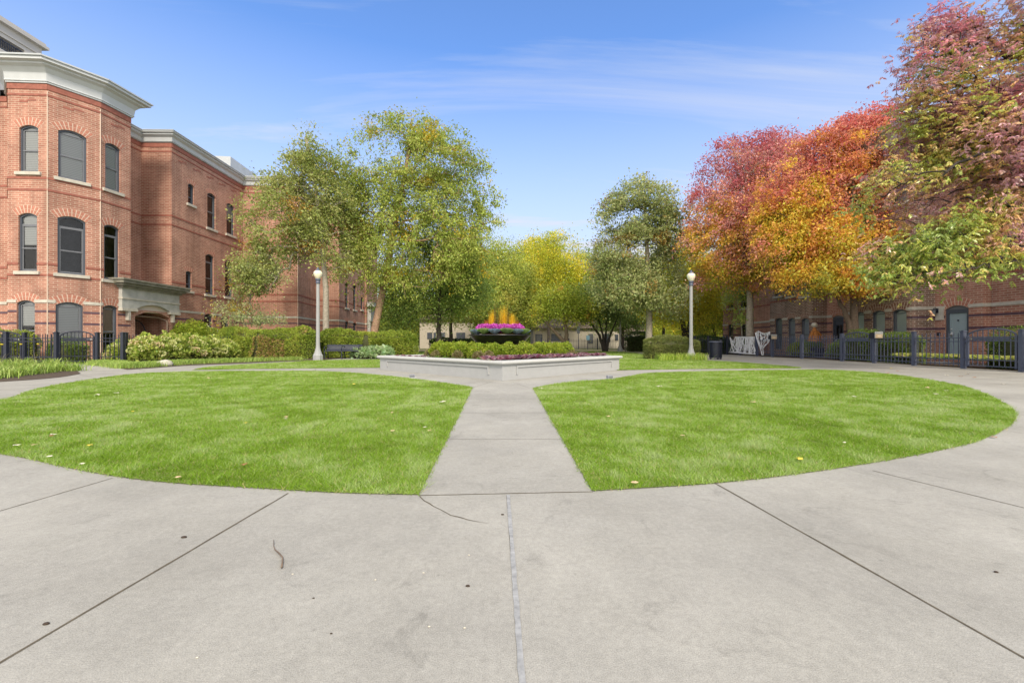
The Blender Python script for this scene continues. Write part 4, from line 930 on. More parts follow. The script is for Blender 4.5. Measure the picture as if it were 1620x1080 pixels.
YEL = [(.75, .42, .02), (.80, .55, .03), (.72, .50, .05)]; RST = [(.42, .12, .03), (.55, .22, .04)]; DRK = [(.10, .05, .04), (.20, .10, .05)]
for dx, h_, cc_, lb, sp_ in ((-.26, .84, YEL, 'golden yellow grass plume on the left in the bowl', .045), (.10, .98, YEL, 'tallest golden yellow grass plume in the bowl centre', .055), (.38, .76, YEL, 'golden yellow grass plume on the right in the bowl', .05), (-.42, .52, RST, 'short rusty orange foliage left in the bowl', .04), (.52, .52, RST, 'short rusty red foliage right in the bowl', .05), (-.07, 1.2, DRK, 'dark brown upright stalks between the yellow plumes', .07), (.27, 1.0, DRK, 'dark brown stalks right of the tall yellow plume', .05)):
    spikes('ornamental_grass', lb, (BC[0]+dx, BC[1]+RNG.uniform(-.1, .1), zr), 230 if cc_ is not DRK else 40, h_, sp_, cc_, .012 if cc_ is not DRK else .009, .16)

# ------------------------------------------------------------------ street lamps
def lamp(name_label, c, H=4.43, cat='street lamp', group='park lamps'):
    r = thing('street_lamp', name_label, cat, c, 0, group)
    MB().lathe([(.235, -.02), (.235, .02), (.235, .24), (.225, .255), (.20, .27)], (0, 0, 0), 8).build('base', LAMPC, r)
    MB().lathe([(.20, .26), (.17, .34), (.13, .46), (.100, .60), (.09, .70), (.086, 1.0), (.072, 3.62), (.082, 3.64), (.082, 3.68)], (0, 0, 0), 24, .06).build('shaft', LAMPC, r, False)
    MB().lathe([(.085, 3.66), (.10, 3.68), (.11, 3.72), (.095, 3.75), (.085, 3.80), (.12, 3.84), (.125, 3.88), (.10, 3.90)], (0, 0, 0), 24).build('collar', IRONB, r, True)
    MB().lathe([(.09, 3.89), (.12, 3.94), (.17, 4.02), (.20, 4.12), (.195, 4.20), (.16, 4.26), (.12, 4.28)], (0, 0, 0), 32).build('globe', GLOBE, r, True)
    MB().lathe([(.13, 4.275), (.135, 4.30), (.09, 4.34), (.05, 4.36), (.045, 4.39), (.055, 4.41), (.0, 4.46)], (0, 0, 0), 20).build('finial', IRONB, r, True)
    return r
L1 = lamp('tall pale concrete lamp with cream acorn globe standing beside the black bench', (X(503, 20.9), 20.9, 0))
specs = [((X(1093.3, 21.7), 21.7, 0), 'tall pale concrete lamp with cream acorn globe beside the clipped round hedge'), ((X(981, 40), 40, 0), 'distant grey lamp whose globe is hidden in leaves, beyond the lawn')]
for c_, lb in specs: q = copy_tree(L1); q.location = c_; q['label'] = lb

# ------------------------------------------------------------------ bench
bn = thing('park_bench', 'black metal park bench with curled slatted back in front of the left hedge', 'bench', (X(543, 22.6), 22.6, 0), math.radians(3))
W2 = .90
prof = [(-.28, .40), (-.26, .43), (-.20, .445), (-.10, .435), (0, .425), (.10, .43), (.16, .46), (.20, .52), (.23, .60), (.26, .67), (.30, .72), (.35, .735), (.39, .71)]
mb = MB(); mb2 = MB()
for i in range(len(prof)-1):
    a, b_ = Vector(prof[i]), Vector(prof[i+1]); c = (a+b_)/2; d = (b_-a); t_ = d.normalized(); nn_ = Vector((-t_.y, t_.x)); g_ = .46
    q = [a.lerp(b_, .04)+nn_*.008, a.lerp(b_, .90)+nn_*.008, a.lerp(b_, .90)-nn_*.008, a.lerp(b_, .04)-nn_*.008]
    (mb if i < 6 else mb2).add([(s_*W2, p.x, p.y) for s_ in (-1, 1) for p in q], [(0, 3, 2, 1), (4, 5, 6, 7), (0, 1, 5, 4), (1, 2, 6, 5), (2, 3, 7, 6), (3, 0, 4, 7)])
mb.build('seat', IRON, bn); mb2.build('backrest', IRON, bn)
for x in (-.86, 0, .86):
    mb = MB(); mb.tube([(x, p[0], p[1]-.02) for p in prof], .02, 6); mb.build('support', IRON, bn, True)
    mb = MB(); mb.tube([(x, -.25, .42), (x, -.27, .3), (x, -.22, .1), (x, -.27, 0)], [.03, .025, .025, .035], 8)
    mb.tube([(x, .22, .5), (x, .22, .3), (x, .25, .12), (x, .32, 0)], [.03, .025, .025, .035], 8); mb.tube([(x, -.24, .2), (x, .24, .2)], .018, 6)
    mb.build('leg', IRON, bn, True)
    mb = MB(); mb.tube([(x, .24, .62), (x, .1, .66), (x, -.1, .655), (x, -.24, .62), (x, -.30, .56), (x, -.26, .50), (x, -.2, .52), (x, -.22, .57)], .02, 6)
    mb.tube([(x, -.24, .62), (x, -.27, .42)], .018, 6); mb.build('armrest', IRON, bn, True)

# ------------------------------------------------------------------ litter bin
bx_, by_ = X(1132, 22.0), 22.0
tb = thing('litter_bin', 'black slatted metal litter bin at the edge of the right walk', 'litter bin', (bx_, by_, 0)); mb = MB()
for i in range(34):
    a = 2*PI*i/34; mb.box((.29*math.cos(a), .29*math.sin(a), .47), (.012, .036, .80), a)
for z in (.09, .48, .84):
    mb.tube([(.285*math.cos(2*PI*i/28), .285*math.sin(2*PI*i/28), z) for i in range(29)], .013, 6)
mb.build('slats', IRON, tb)
MB().lathe([(.255, .08), (.255, .82)], (0, 0, 0), 24).build('liner', mat('bin_liner', (.012, .013, .018), .6), tb, True)
MB().lathe([(.30, .855), (.325, .87), (.325, .895), (.30, .91), (.20, .915), (.20, .86)], (0, 0, 0), 32).build('lid', IRONB, tb, True)
for a in (.6, 2.6, 4.7): MB().box((.22*math.cos(a), .22*math.sin(a), .035), (.06, .06, .09), a).build('foot', IRON, tb)
mb = MB(); mb.box((0, 0, .49), (.07, .07, .98)); mb.box((0, 0, .99), (.09, .09, .03)); o = mb.build('bollard_post', IRON); o.location = (bx_+.42, by_+.35, 0); tag(o, 'square black iron post close behind the litter bin', 'post')

# ------------------------------------------------------------------ uplights
for px, py, lb in ((652, 597.4, 'small grey ground uplight at the left lawn edge by the planter'), (965, 599.3, 'small grey ground uplight at the right lawn edge by the planter')):
    g = G(px, py); r = thing('ground_light', lb, 'uplight', g, .3, 'ground lights by the planter'); 
    MB().box((0, .02, .045), (.13, .12, .08)).build('housing', mat('grey_casting', (.26, .27, .31), .5), r, bevel=.015); MB().box((0, -.045, .05), (.1, .012, .05)).build('lens', SASH, r)
    MB().box((0, 0, .006), (.2, .2, .010)).build('base_plate', PLANTC, r)

# ------------------------------------------------------------------ hedges
def hedge(name, label, pts, wd, h, n, size, colfn, cat='hedge', round_=.25, group=None, bumps=.10, lm=LEAF):
    """clipped hedge following a poly-line of (x,y); rounded top, leaves stand off a twiggy core"""
    P0 = Vector(pts[0]); o = thing(name, label, cat, (P0.x, P0.y, 0), 0, group)
    A = [Vector(p)-P0 for p in pts]; ln = [(A[i+1]-A[i]).length for i in range(len(A)-1)]; tot = sum(ln); cum = np.concatenate([[0], np.cumsum(ln)])
    ax_ = np.array([[p.x, p.y] for p in A])
    def fr(u):
        x = np.interp(u, cum, ax_[:, 0]); y = np.interp(u, cum, ax_[:, 1]); i = np.clip(np.searchsorted(cum, u, 'right')-1, 0, len(A)-2)
        d = (ax_[i+1]-ax_[i])/np.array(ln)[i][:, None]; return np.stack([x, y], 1), d, np.stack([-d[:, 1], d[:, 0]], 1)
    r_ = wd/2; per = 2*h+wd
    u = RNG.uniform(-r_*.95, tot+r_*.95, n); s = RNG.uniform(0, per, n); hh = h*(1+.05*np.sin(u*1.3+1)+.06*(vnoise(np.stack([u, u*0], 1), .5)-.5))
    tv = np.where(s < h, -1, np.where(s > h+wd, 1, (s-h)/wd*2-1)); zz = np.where(s < h, s/h, np.where(s > h+wd, (s-h-wd)/h, 1.))
    # superellipse rounding
    endf = np.clip((np.maximum(-u, u-tot))/r_, 0, 1); wr = np.sqrt(1-endf**2*.96); c3 = np.maximum(np.abs(tv), zz)
    q = 1-round_*np.clip((np.abs(tv)*zz), 0, 1)**3
    uu = np.clip(u, 0, tot); c, d, nr = fr(uu); ex = (u-uu)
    nv = vnoise(np.column_stack([u*1.0, tv*1.5, zz*1.5]), 2.0, 3)+.5*vnoise(np.column_stack([u, tv, zz]), 5.5, 8)
    off = (nv-.75)*bumps*2 - RNG.random(n)**2*.12
    lat = tv*(r_*wr*q+off*(np.abs(tv))); z = zz*hh*q*np.where(zz >= 1, 1-.10*tv*tv-.18*endf, 1) + off*(zz >= 1)
    Q = np.column_stack([c+nr*lat[:, None]+d*(ex*(1))[:, None], np.maximum(z, .02)])
    nrm = np.column_stack([nr*tv[:, None]*.8, (zz >= 1)*.9+.2]); cols = colfn(Q+np.array([P0.x, P0.y, 0]), zz, RNG.random(n))
    link_mesh('foliage', leaves_mesh('foliage', Q, nrm+RNG.normal(0, .55, (n, 3)), size*RNG.uniform(.6, 1.3, n), .6, cols, .35), lm, o)
    mb = MB(); m_ = max(2, int(tot/.6)); uu = np.linspace(-r_*.6, tot+r_*.6, m_+1); vs = []; fs = []
    u2 = np.clip(uu, 0, tot); c, d, nr = fr(u2); sec = [(-.74, 0), (-.80, .5), (-.70, .78), (-.35, .88), (.35, .88), (.70, .78), (.80, .5), (.74, 0)]
    for i in range(m_+1):
        k_ = .55 if i in (0, m_) else 1
        for a, b_ in sec: p = c[i]+nr[i]*a*r_*k_+d[i]*(uu[i]-u2[i]); vs.append((p[0], p[1], b_*h*(.85 if k_ < 1 else 1)))
    k_ = len(sec)
    for i in range(m_):
        for j in range(k_-1): fs.append((i*k_+j, i*k_+j+1, (i+1)*k_+j+1, (i+1)*k_+j))
    fs.append(tuple(range(k_))); fs.append(tuple(m_*k_+j for j in range(k_))); mb.add(vs, fs); mb.build('twigs', COREM, o, True)
    return o
def c_hed(P, h, q):
    v = .5*q+.5*vnoise(P, 1.2, 2); c = palette(v, [(.12, .19, .03), (.26, .36, .05), (.42, .50, .08), (.56, .54, .14)])
    r = vnoise(P, .8, 9) > .76; c = np.where((r & (RNG.random(len(P)) < .5))[:, None], np.array([.58, .38, .18]), c); return jit(c, .15)
def c_drk(P, h, q): return jit(palette(q, [(.03, .06, .02), (.06, .11, .03), (.12, .18, .05)]), .15)
def c_olv(P, h, q): return jit(palette(.5*q+.5*vnoise(P, 1.5), [(.12, .16, .04), (.26, .30, .09), (.42, .42, .16)]), .15)
hedge('clipped_hedge', 'long yellow-green clipped hedge behind the left lamp', [(X(362, 24.6), 24.6), (X(420, 23.6), 23.6), (X(490, 23.4), 23.4)], 1.5, 1.54, 42000, .075, c_hed, bumps=.13)
hedge('clipped_hedge', 'clipped hedge with yellow and pinkish leaves behind the black bench', [(X(520, 24.6), 24.6), (X(580, 24.6), 24.6), (X(640, 25.6), 25.6)], 1.5, 1.45, 42000, .075, c_hed, bumps=.13)
hedge('clipped_hedge', 'low round-topped olive hedge left of the right lamp', [(X(1038, 22.6), 22.6), (X(1086, 22.3), 22.3)], 1.35, 1.10, 24000, .055, c_olv, round_=.42, bumps=.10)
hedge('clipped_hedge', 'dark green hedge behind iron railings, beyond the litter bin', [(X(1100, 31), 31), (X(1146, 31), 31)], 1.0, 1.2, 9000, .08, c_drk)
hedge('clipped_hedge', 'dark hedge beyond the lawn beside the distant lamp', [(X(1000, 41), 41), (X(1024, 41), 41)], 1.4, 1.7, 6000, .1, c_drk)
hedge('clipped_hedge', 'dark green hedge strip behind the dark tree trunk, before the beige house', [(X(690, 44), 44), (X(800, 44), 44)], 1.4, 1.15, 12000, .12, c_drk)
hedge('clipped_hedge', 'green hedge behind the iron fence at the left photo edge', [(-22.8, 18.3), (X(45, 18.3), 18.3)], .7, 1.38, 11000, .06, c_hed)
hedge('clipped_hedge', 'dark boxwood hedge behind the middle-bay gate', [(X(86, 18.4), 18.4), (X(128, 18.4), 18.4)], .5, .95, 7000, .05, c_box)
hedge('clipped_hedge', 'green hedge behind the fence in front of the three arched windows', [(16.1, 20.6), (16.2, 17.7)], .8, 1.28, 16000, .055, c_box, bumps=.16)
hedge('clipped_hedge', 'green hedge behind the right-edge gate', [(16.4, 14.6), (16.6, 11.5)], .8, 1.22, 14000, .05, c_box, bumps=.14)
leafball('round_shrub', 'bright yellow-green rounded shrub behind the hydrangeas near the building', 'shrub', (X(305, 25.5), 25.5, 0), (1.3, .9, 2.05), 9000, .10, c_yg)
leafball('round_shrub', 'olive shrub rising just left of the clipped hedge behind the fence', 'shrub', (X(338, 25.6), 25.6, 0), (1.1, .9, 1.65), 6000, .09, c_hed)
leafball('round_shrub', 'small bright green shrub behind the fence right of the first mailbox', 'shrub', (16.4, 24.6, 0), (.75, .75, .95), 4000, .06, c_yg)
leafball('round_shrub', 'green shrub behind the right fence beside the scarecrow planter', 'shrub', (16.3, 21.6, 0), (.6, .7, .95), 4000, .05, c_box)
leafball('round_shrub', 'dark green shrub low behind the white webbing', 'shrub', (16.0, 30.2, 0), (.8, 1.2, 1.0), 3500, .07, c_box)

# hydrangeas behind and through the left fence
def c_hyd(P, h, q): return jit(palette(q, [(.20, .32, .05), (.42, .52, .09), (.58, .62, .18)]), .12)
def c_bloom(P, h, q): return jit(palette(q, [(.45, .50, .18), (.62, .64, .28), (.60, .48, .26), (.50, .34, .20)]), .12)
hy = [(-14.95, 17.9, .62, 1.15), (-14.8, 18.9, .65, 1.2), (-14.7, 20.0, .7, 1.2), (-14.65, 21.2, .7, 1.12), (-14.6, 22.3, .6, .95), (-16.0, 18.1, .6, .9)]
for i, (x, y, r, h_) in enumerate(hy):
    o = leafball('hydrangea_bush', ['nearest to the corner fence post', 'second from the corner fence post', 'in the middle of the row', 'fourth from the corner fence post', 'farthest, next to the clipped hedge', 'behind the fence below the bay'][i]+', hydrangea bush with cream-green blooms', 'hydrangea', (x, y, 0), (r, r, h_*.98), 2600, .13, c_hyd, group='hydrangeas along the left fence', aspect=.75, bump_=.2)
    for k_ in range(20):
        a = RNG.uniform(PI*.9, 2*PI); e_ = RNG.uniform(.15, 1.3); d = np.array([math.cos(a)*math.cos(e_), math.sin(a)*math.cos(e_), math.sin(e_)]); p = d*np.array([r*1.12, r*1.12, h_*.80])+np.array([0, 0, h_*.12])
        n = 90; dd = unit(RNG.normal(0, 1, (n, 3))); brs = .13*RNG.uniform(.8, 1.2); dull = RNG.random() < .3
        cl = jit(palette(np.clip(RNG.random(n)*.5+(.5 if dull else 0), 0, 1), [(.62, .68, .26), (.80, .82, .42), (.80, .66, .42), (.60, .38, .24)]), .08)
        link_mesh('bloom', leaves_mesh('bloom', p+dd*brs*np.array([1, 1, .8]), dd+RNG.normal(0, .6, (n, 3)), np.full(n, .05), .9, cl, .3), PETAL, o)

# grassy clumps
def clump(label, x, y, h, n, col, sp_=.16, w_=.014, group=None, name='grass_clump', cat='grass clump', lean=1.0, z=0):
    o = thing(name, label, cat, (x, y, z), 0, group); P = np.column_stack([RNG.normal(0, sp_, n), RNG.normal(0, sp_, n), np.zeros(n)])
    link_mesh('blades', blades(P, h*RNG.uniform(.5, 1.1, n), np.full(n, w_), RNG.uniform(.2, lean, n), jit(palette(RNG.random(n), col), .12), 'blades', seg=4, arch=.55), BLADE, o); return o
GR = [(.18, .30, .05), (.36, .52, .09), (.56, .66, .24)]; GR2 = [(.20, .36, .04), (.44, .58, .08), (.62, .70, .20)]
bedL = catmull([G(*p) for p in [(0, 604), (60, 600), (100, 596), (128, 591)]])+[G(118, 584), G(108, 578)]+[Vector((-22, 16.4)), Vector((-22, 9.4))]
struct(poly_obj('planting_bed', [(p[0], p[1]) for p in bedL], .008, SOIL))
for i, (px, py) in enumerate([(-20, 600), (8, 597), (30, 594), (52, 592), (74, 589.5), (92, 587), (118, 586.5), (-5, 589), (22, 587), (45, 585), (68, 583), (88, 580.5), (35, 579), (5, 581)]):
    g = G(px, py); clump('arching green grass clump in the bed at the left edge of the photo', g.x, g.y, .33 if i < 7 else .38, 130, GR, .13, .024, 'grass clumps in the left bed', lean=1.5)
for i, (px, py) in enumerate([(3, 577), (33, 574), (60, 571), (87, 569)]):   # dry flower stalks
    g = G(px, py+8); o = clump('thin stalks with small yellow flowers above the left grass clumps', g.x, g.y, .8, 5, [(.35, .30, .12), (.45, .38, .18)], .08, .01, 'yellow flower stalks in the left bed', 'flower_stalk', 'flower', .5)
    MB().lathe([(0, 0), (.035, .02), (.04, .04), (0, .05)], (0, 0, .78), 7).build('flower', mat('yellow_petals', (.75, .60, .04), .6), o)
bed2 = [G(150, 577.5), G(175, 580), G(200, 584.5)]+catmull([G(*p) for p in [(200, 585), (245, 582), (293, 578.5), (381, 575), (459, 571.5), (503, 570.3)]])+[Vector((-9, 25.5)), Vector((-14, 26)), Vector((-15.6, 17.4))]
struct(poly_obj('planting_bed', [(p[0], p[1]) for p in bed2], .008, SOIL))
n = 0
edge = catmull([G(*p) for p in [(152, 577), (172, 578.5), (200, 582.5), (245, 580), (293, 576.5), (381, 573), (470, 570)]], 9)
for i, p in enumerate(edge):
    for d in (.25, .75) if p[1] < 19.5 else (.3,):
        clump('low green lilyturf clump along the walk edge before the hydrangeas', p[0]-.35*d+random.uniform(-.1, .1), p[1]+.9*d-.1, .24, 170, GR, .17, .012, 'lilyturf border along the left walk', 'lilyturf', 'grass clump')
for i, px in enumerate([1050, 1063, 1076, 1089, 1102, 1110]):
    Y_ = 621/(565.5-540+(1 if i < 3 else 0)*.7)-2.0; clump('bright green daylily clump at the foot of the right lamp and olive hedge', X(px, 20.9), 20.9+.25*(i % 2), .42, 150, GR2, .17, .02, 'daylilies by the right lamp', 'daylily', 'plant', 1.1)
# hosta beside the bench
def c_host(q): return jit(palette(RNG.random(len(q)), [(.30, .44, .18), (.50, .64, .34), (.42, .56, .36)]), .1)
for i, (px, Y_) in enumerate([(578, 22.6), (590, 22.9), (602, 22.7), (612, 23.1), (566, 23.0)]):
    leafball('hosta', 'broad-leaved pale green hosta between the bench and the planter, '+['front left', 'middle', 'front right', 'rightmost', 'against the bench'][i], 'plant', (X(px, Y_), Y_, 0), (.36, .36, .52*(1+.1*(i % 2))), 300, .19, lambda P, h, q: c_host(q), group='hostas beside the bench', aspect=.8, upb=.2, flat=.75)
o = leafball('field_stone', '', '', (0, 0, 0), (.1, .1, .1), 5, .01, c_yg, core=False)
for ch in list(o.children): bpy.data.objects.remove(ch)
bpy.data.objects.remove(o)
mb = MB(); mb.lathe([(.0, 0), (.30, .0), (.33, .08), (.27, .16), (.14, .20), (0, .21)], (0, 0, 0), 11); mb.v = [(x*1.15, y*.8, z*(1+.2*math.sin(x*9))) for x, y, z in mb.v]
o = mb.build('field_stone', STONE, None, True); g = G(256, 579); o.location = g; tag(o, 'grey rounded stone at the walk edge before the hydrangeas', 'stone')

# ground cover and soil on the right behind the fence
struct(poly_obj('planting_bed', [(15.35, 8.6), (19.2, 8.6), (19.3, 20), (18.2, 20.3), (18.2, 24), (19, 24), (19, 31), (19.2, 40), (15.35, 34)], .008, SOIL))
struct(poly_obj('door_walk', [(15.36, 18.6), (15.36, 17.6), (19.0, 18.3), (19.0, 19.4)], .02, CONC))
for i in range(20):
    y = 10.5+i*.48
    if i < 14: rosette('hydrangea_plant', 'low plant with yellow and cream flower heads behind the right fence', 'plant', (15.75+.25*random.random(), 13.2+i*.35, 0), .34, 44, .6, lambda q: jit(palette(RNG.random(len(q)), [(.24, .38, .06), (.56, .64, .16), (.80, .74, .36)]), .1), 'pale flowering plants behind the right fence', hgt=.9)

# ------------------------------------------------------------------ halloween cloth and scarecrow
WEB = mat('white_web_cloth', (.72, .73, .76), .8)
wb = thing('halloween_webbing', 'torn white halloween webbing draped over the iron fence beside the litter bin', 'webbing', (XR-.07, RY(1192), 0)); mb = MB()
ya, yb = RY(1192)-.0, RY(1157); oy = RY(1192); seedr = random.Random(4)
def dy_(px): return RY(px)-oy
top_ = 1.17
for i in range(60):
    px = seedr.uniform(1166, 1196); px2 = px+seedr.uniform(-7, 7); h0 = top_+seedr.uniform(-.05, .03); h1 = seedr.choice([.1, .15, .3, .5, .7]); sg_ = seedr.uniform(-.06, .06)
    pts = [(seedr.uniform(-.1, 0)+sg_*math.sin(PI*t_), dy_(px)+(dy_(px2)-dy_(px))*t_**1.3, h0+(h1-h0)*t_) for t_ in (0, .25, .5, .75, 1)]; wdt = seedr.choice([.008, .012, .02, .03])
    vs = []
    for p in pts: vs += [(p[0], p[1]-wdt*1.6, p[2]), (p[0]-.01, p[1]+wdt*1.6, p[2])]
    mb.add(vs, [(2*j, 2*j+1, 2*j+3, 2*j+2) for j in range(4)])
for px0, px1, z0, z1 in ((1158, 1166, 1.18, .82), (1158, 1172, 1.1, .18), (1163, 1157, 1.0, .15), (1158, 1164, 1.15, .2), (1166, 1197, 1.19, 1.17), (1166, 1197, 1.15, 1.14), (1156, 1197, .16, .12), (1160, 1192, .22, .14), (1166, 1162, 1.17, .6)):
    mb.tube([(-.06, dy_(px0)+(dy_(px1)-dy_(px0))*t_, z0+(z1-z0)*t_-.1*math.sin(PI*t_)*(px1-px0 < 20)) for t_ in (0, .33, .66, 1)], .028, 5)
mb.build('webbing_strands', WEB, wb)
# cloth on the gate: wide ragged V shape
sh = thing('halloween_shroud', 'ragged white cloth shroud stretched over the gate to the right of the webbing', 'cloth', (XR-.10, RY(1209), 0)); oy2 = RY(1209)
def gp(px, z, o=0): return (-.02+o, RY(px)-oy2, z)
outl = [(1198, 1.42), (1203, 1.52), (1207, 1.42), (1213, 1.36), (1221, 1.45), (1221.5, 1.1), (1219, .85), (1213, .62), (1210, .45), (1211, .1), (1208.5, .1), (1207, .4), (1203, .75), (1200, 1.1)]
mb = MB(); hub = (1208, .5)
inner = []
import itertools
vs = []; fs = []
for j, (px, z) in enumerate(outl):   # concentric ragged net: strips between rings with holes
    for t_ in (0, .22, .45, .68, .9): vs.append(gp(px+(1209.5-px)*t_, z+(.95-z)*t_, .05*math.sin(j*2.1+t_*6)))
n = len(outl)
for j in range(n):
    for r_ in range(4):
        if (j*7+r_*5) % 9 < 3 and r_ > 0: continue
        a = j*5+r_; b_ = ((j+1) % n)*5+r_; fs.append((a, b_, b_+1, a+1))
m_web = bpy.data.materials.new('sheer_cloth'); m_web.use_nodes = True; t = m_web.node_tree; b = t.nodes['Principled BSDF']; b.inputs['Base Color'].default_value = (.78, .79, .82, 1)
tr = N(t, 'ShaderNodeBsdfTransparent'); mi = N(t, 'ShaderNodeMixShader'); nzz = N(t, 'ShaderNodeTexNoise'); nzz.inputs['Scale'].default_value = 7; nzz.inputs['Detail'].default_value = 5
mpz = N(t, 'ShaderNodeMapping'); mpz.inputs['Scale'].default_value = (1, 1.6, .5); cz = N(t, 'ShaderNodeTexCoord'); L(t, cz.outputs['Object'], mpz.inputs[0]); L(t, mpz.outputs[0], nzz.inputs['Vector'])
rz_ = N(t, 'ShaderNodeValToRGB'); rz_.color_ramp.elements[0].position = .42; rz_.color_ramp.elements[1].position = .55; L(t, nzz.outputs['Fac'], rz_.inputs[0])
L(t, rz_.outputs[0], mi.inputs[0]); L(t, tr.outputs[0], mi.inputs[1]); L(t, b.outputs[0], mi.inputs[2]); L(t, mi.outputs[0], t.nodes['Material Output'].inputs[0])
mb.add(vs, fs); mb.build('cloth_sheet', m_web, sh, True); mb = MB()
for j in range(n): mb.tube([gp(*outl[j]), gp(*outl[(j+1) % n])], .022, 5)
for j in (0, 2, 4, 6): mb.tube([gp(*outl[j]), gp(*hub)], .018, 5)
mb.build('cloth_edges', WEB, sh)
# scarecrow in a dark planter tub behind the fence
sx, sy = X(1287, 24.2), 24.2
tub = thing('planter_tub', 'dark square planter tub behind the right fence below the scarecrow', 'planter', (sx, sy, 0))
mb = MB(); mb.add([(-.3, -.3, 0), (.3, -.3, 0), (.3, .3, 0), (-.3, .3, 0), (-.36, -.36, .55), (.36, -.36, .55), (.36, .36, .55), (-.36, .36, .55)], [(3, 2, 1, 0), (0, 1, 5, 4), (1, 2, 6, 5), (2, 3, 7, 6), (3, 0, 4, 7), (4, 5, 6, 7)]); mb.build('tub', IRON, tub)
leafball('tub_plant', 'green leafy plant spilling from the dark tub under the scarecrow', 'plant', (sx, sy, .53), (.42, .4, .42), 1500, .08, c_box)
sc_ = thing('scarecrow', 'orange-brown halloween scarecrow with pale round head standing in the planter tub', 'scarecrow', (sx+.05, sy, .6)); mb = MB()
mb.lathe([(.0, 0), (.16, .02), (.24, .14), (.26, .24), (.22, .34), (.0, .36)], (0, 0, 0), 14); mb.build('lower_bundle', mat('pale_pink_cloth', (.55, .40, .33), .8, noise_amt=.3, nscale=9), sc_, True)
mb = MB(); mb.lathe([(.30, .22), (.34, .34), (.28, .55), (.20, .78), (.10, .98), (.06, 1.08)], (0, 0, 0), 14, .14); mb.build('cape', mat('rust_orange_cloth', (.50, .20, .05), .8, noise_amt=.35, nscale=7), sc_, True)
for s_ in (-1, 1): MB().tube([(s_*.08, -.05, .86), (s_*.26, -.12, .62), (s_*.33, -.16, .42)], [.09, .07, .05], 8).build('sleeve', mat('rust_orange_cloth', (0, 0, 0)), sc_, True)
MB().lathe([(0, 0), (.10, .03), (.155, .12), (.14, .20), (.07, .26), (0, .27)], (0, 0, 1.08), 16).build('head', mat('cream_cloth', (.66, .62, .52), .7), sc_, True)

# ------------------------------------------------------------------ far houses
FH = mat('beige_render', (.46, .42, .35), .85, noise_amt=.08, nscale=1.2); FR = mat('brown_shingle', (.16, .12, .10), .9, noise_amt=.3, nscale=3); FRR = mat('red_shingle', (.34, .17, .12), .9, noise_amt=.3, nscale=3)
def house(label, px0, px1, Y, dep, ptop, wins, roofm, rise, gable=None):
    x0, x1 = X(px0, Y), X(px1, Y); z1 = Zh(ptop, Y); r = thing('beige_house', label, 'house', (x0, Y, 0)); w_ = x1-x0; mb = MB()
    mb.box((w_/2, dep/2, z1/2), (w_, dep, z1)); mb.build('wall', FH, r)
    mb = MB(); e = .5; ry = dep/2
    mb.add([(-e, -e, z1), (w_+e, -e, z1), (w_+e, dep+e, z1), (-e, dep+e, z1), (ry, ry, z1+rise), (w_-ry, ry, z1+rise)], [(0, 1, 5, 4), (1, 2, 5), (2, 3, 4, 5), (3, 0, 4), (3, 2, 1, 0)]); mb.build('roof', roofm, r)
    for a, b_, t_, bo, dr in wins:
        xa, xb, za, zb2 = X(a, Y)-x0, X(b_, Y)-x0, Zh(bo, Y), Zh(t_, Y); za = max(za, .02); mb = MB()
        mb.box(((xa+xb)/2, -.02, (za+zb2)/2), (xb-xa, .12, zb2-za)); f = mb.build('door' if dr else 'window', FRAME, r)
        mb = MB(); mb.box(((xa+xb)/2, -.085, (za+zb2)/2), ((xb-xa)*.74, .02, (zb2-za)*.86)); mb.build('pane', SASH if dr else mat('far_pane', (.07, .08, .10), .15), f)
    return r
house('low beige house with dark windows beyond the lawn, seen left of the flower bowl', 664, 800, 56, 9, 506, [(676, 684, 526, 536, 0), (686, 690, 526, 536, 0), (697, 704, 526, 533, 0), (722, 736, 526, 536, 0), (745, 752, 524, 536, 0), (770, 778, 526, 538, 0)], FR, 2.2)
house('low beige house with red-brown roof, door and arched gable, seen right of the flower bowl', 844, 985, 56, 9, 519, [(847, 858, 528.5, 544, 1), (872, 888, 528, 539, 0), (931, 938, 528, 543, 1), (955, 965, 528, 541, 0), (973, 978, 529, 538, 0)], FR, 2.0)
house('far beige house wing at the right end beyond the trees', 988, 1012, 60, 8, 524, [(990, 993, 530, 538, 0), (997, 1001, 530, 540, 0)], FR, 1.6)
house('distant pale house low behind the yellow trees beyond the litter bin', 1095, 1150, 95, 10, 533, [(1110, 1116, 537, 543, 0)], FRR, 2.5)
# low railing before the far houses
fence('iron_fence', 'thin dark railing far away in front of the beige house', [(X(856, 50), 50), (X(900, 50), 50), (X(945, 50), 50), (X(990, 50), 50)], IRON, sp=.3)
fence('iron_fence', 'dark railing in front of the dark hedge beyond the litter bin', [(X(1099, 29.6), 29.6), (X(1120, 29.6), 29.6), (X(1150, 29.8), 29.8)], IRON)
struct(poly_obj('far_path', [(-14, 42.2), (30, 42.2), (30, 46), (-14, 46)], -.02, mat('tan_path', (.36, .29, .21), .9, noise_amt=.15, nscale=2)))
for px_, Y_, lb in ((915, 49, 'slim dark signpost with small panel before the far beige house'), (930, 47, 'short signpost with blue-green panel before the far beige house')):
    r = thing('signpost', lb, 'sign', (X(px_, Y_), Y_, 0)); MB().tube([(0, 0, 0), (0, 0, 2.6 if px_ < 920 else 1.5)], .04, 6).build('pole', IRON, r); MB().box((0, -.05, 2.2 if px_ < 920 else 1.3), (.35, .03, .8 if px_ < 920 else .5)).build('sign_panel', mat('blue_green_sign' if px_ > 920 else 'dark_sign', (.10, .20, .26) if px_ > 920 else (.05, .06, .07), .5), r)

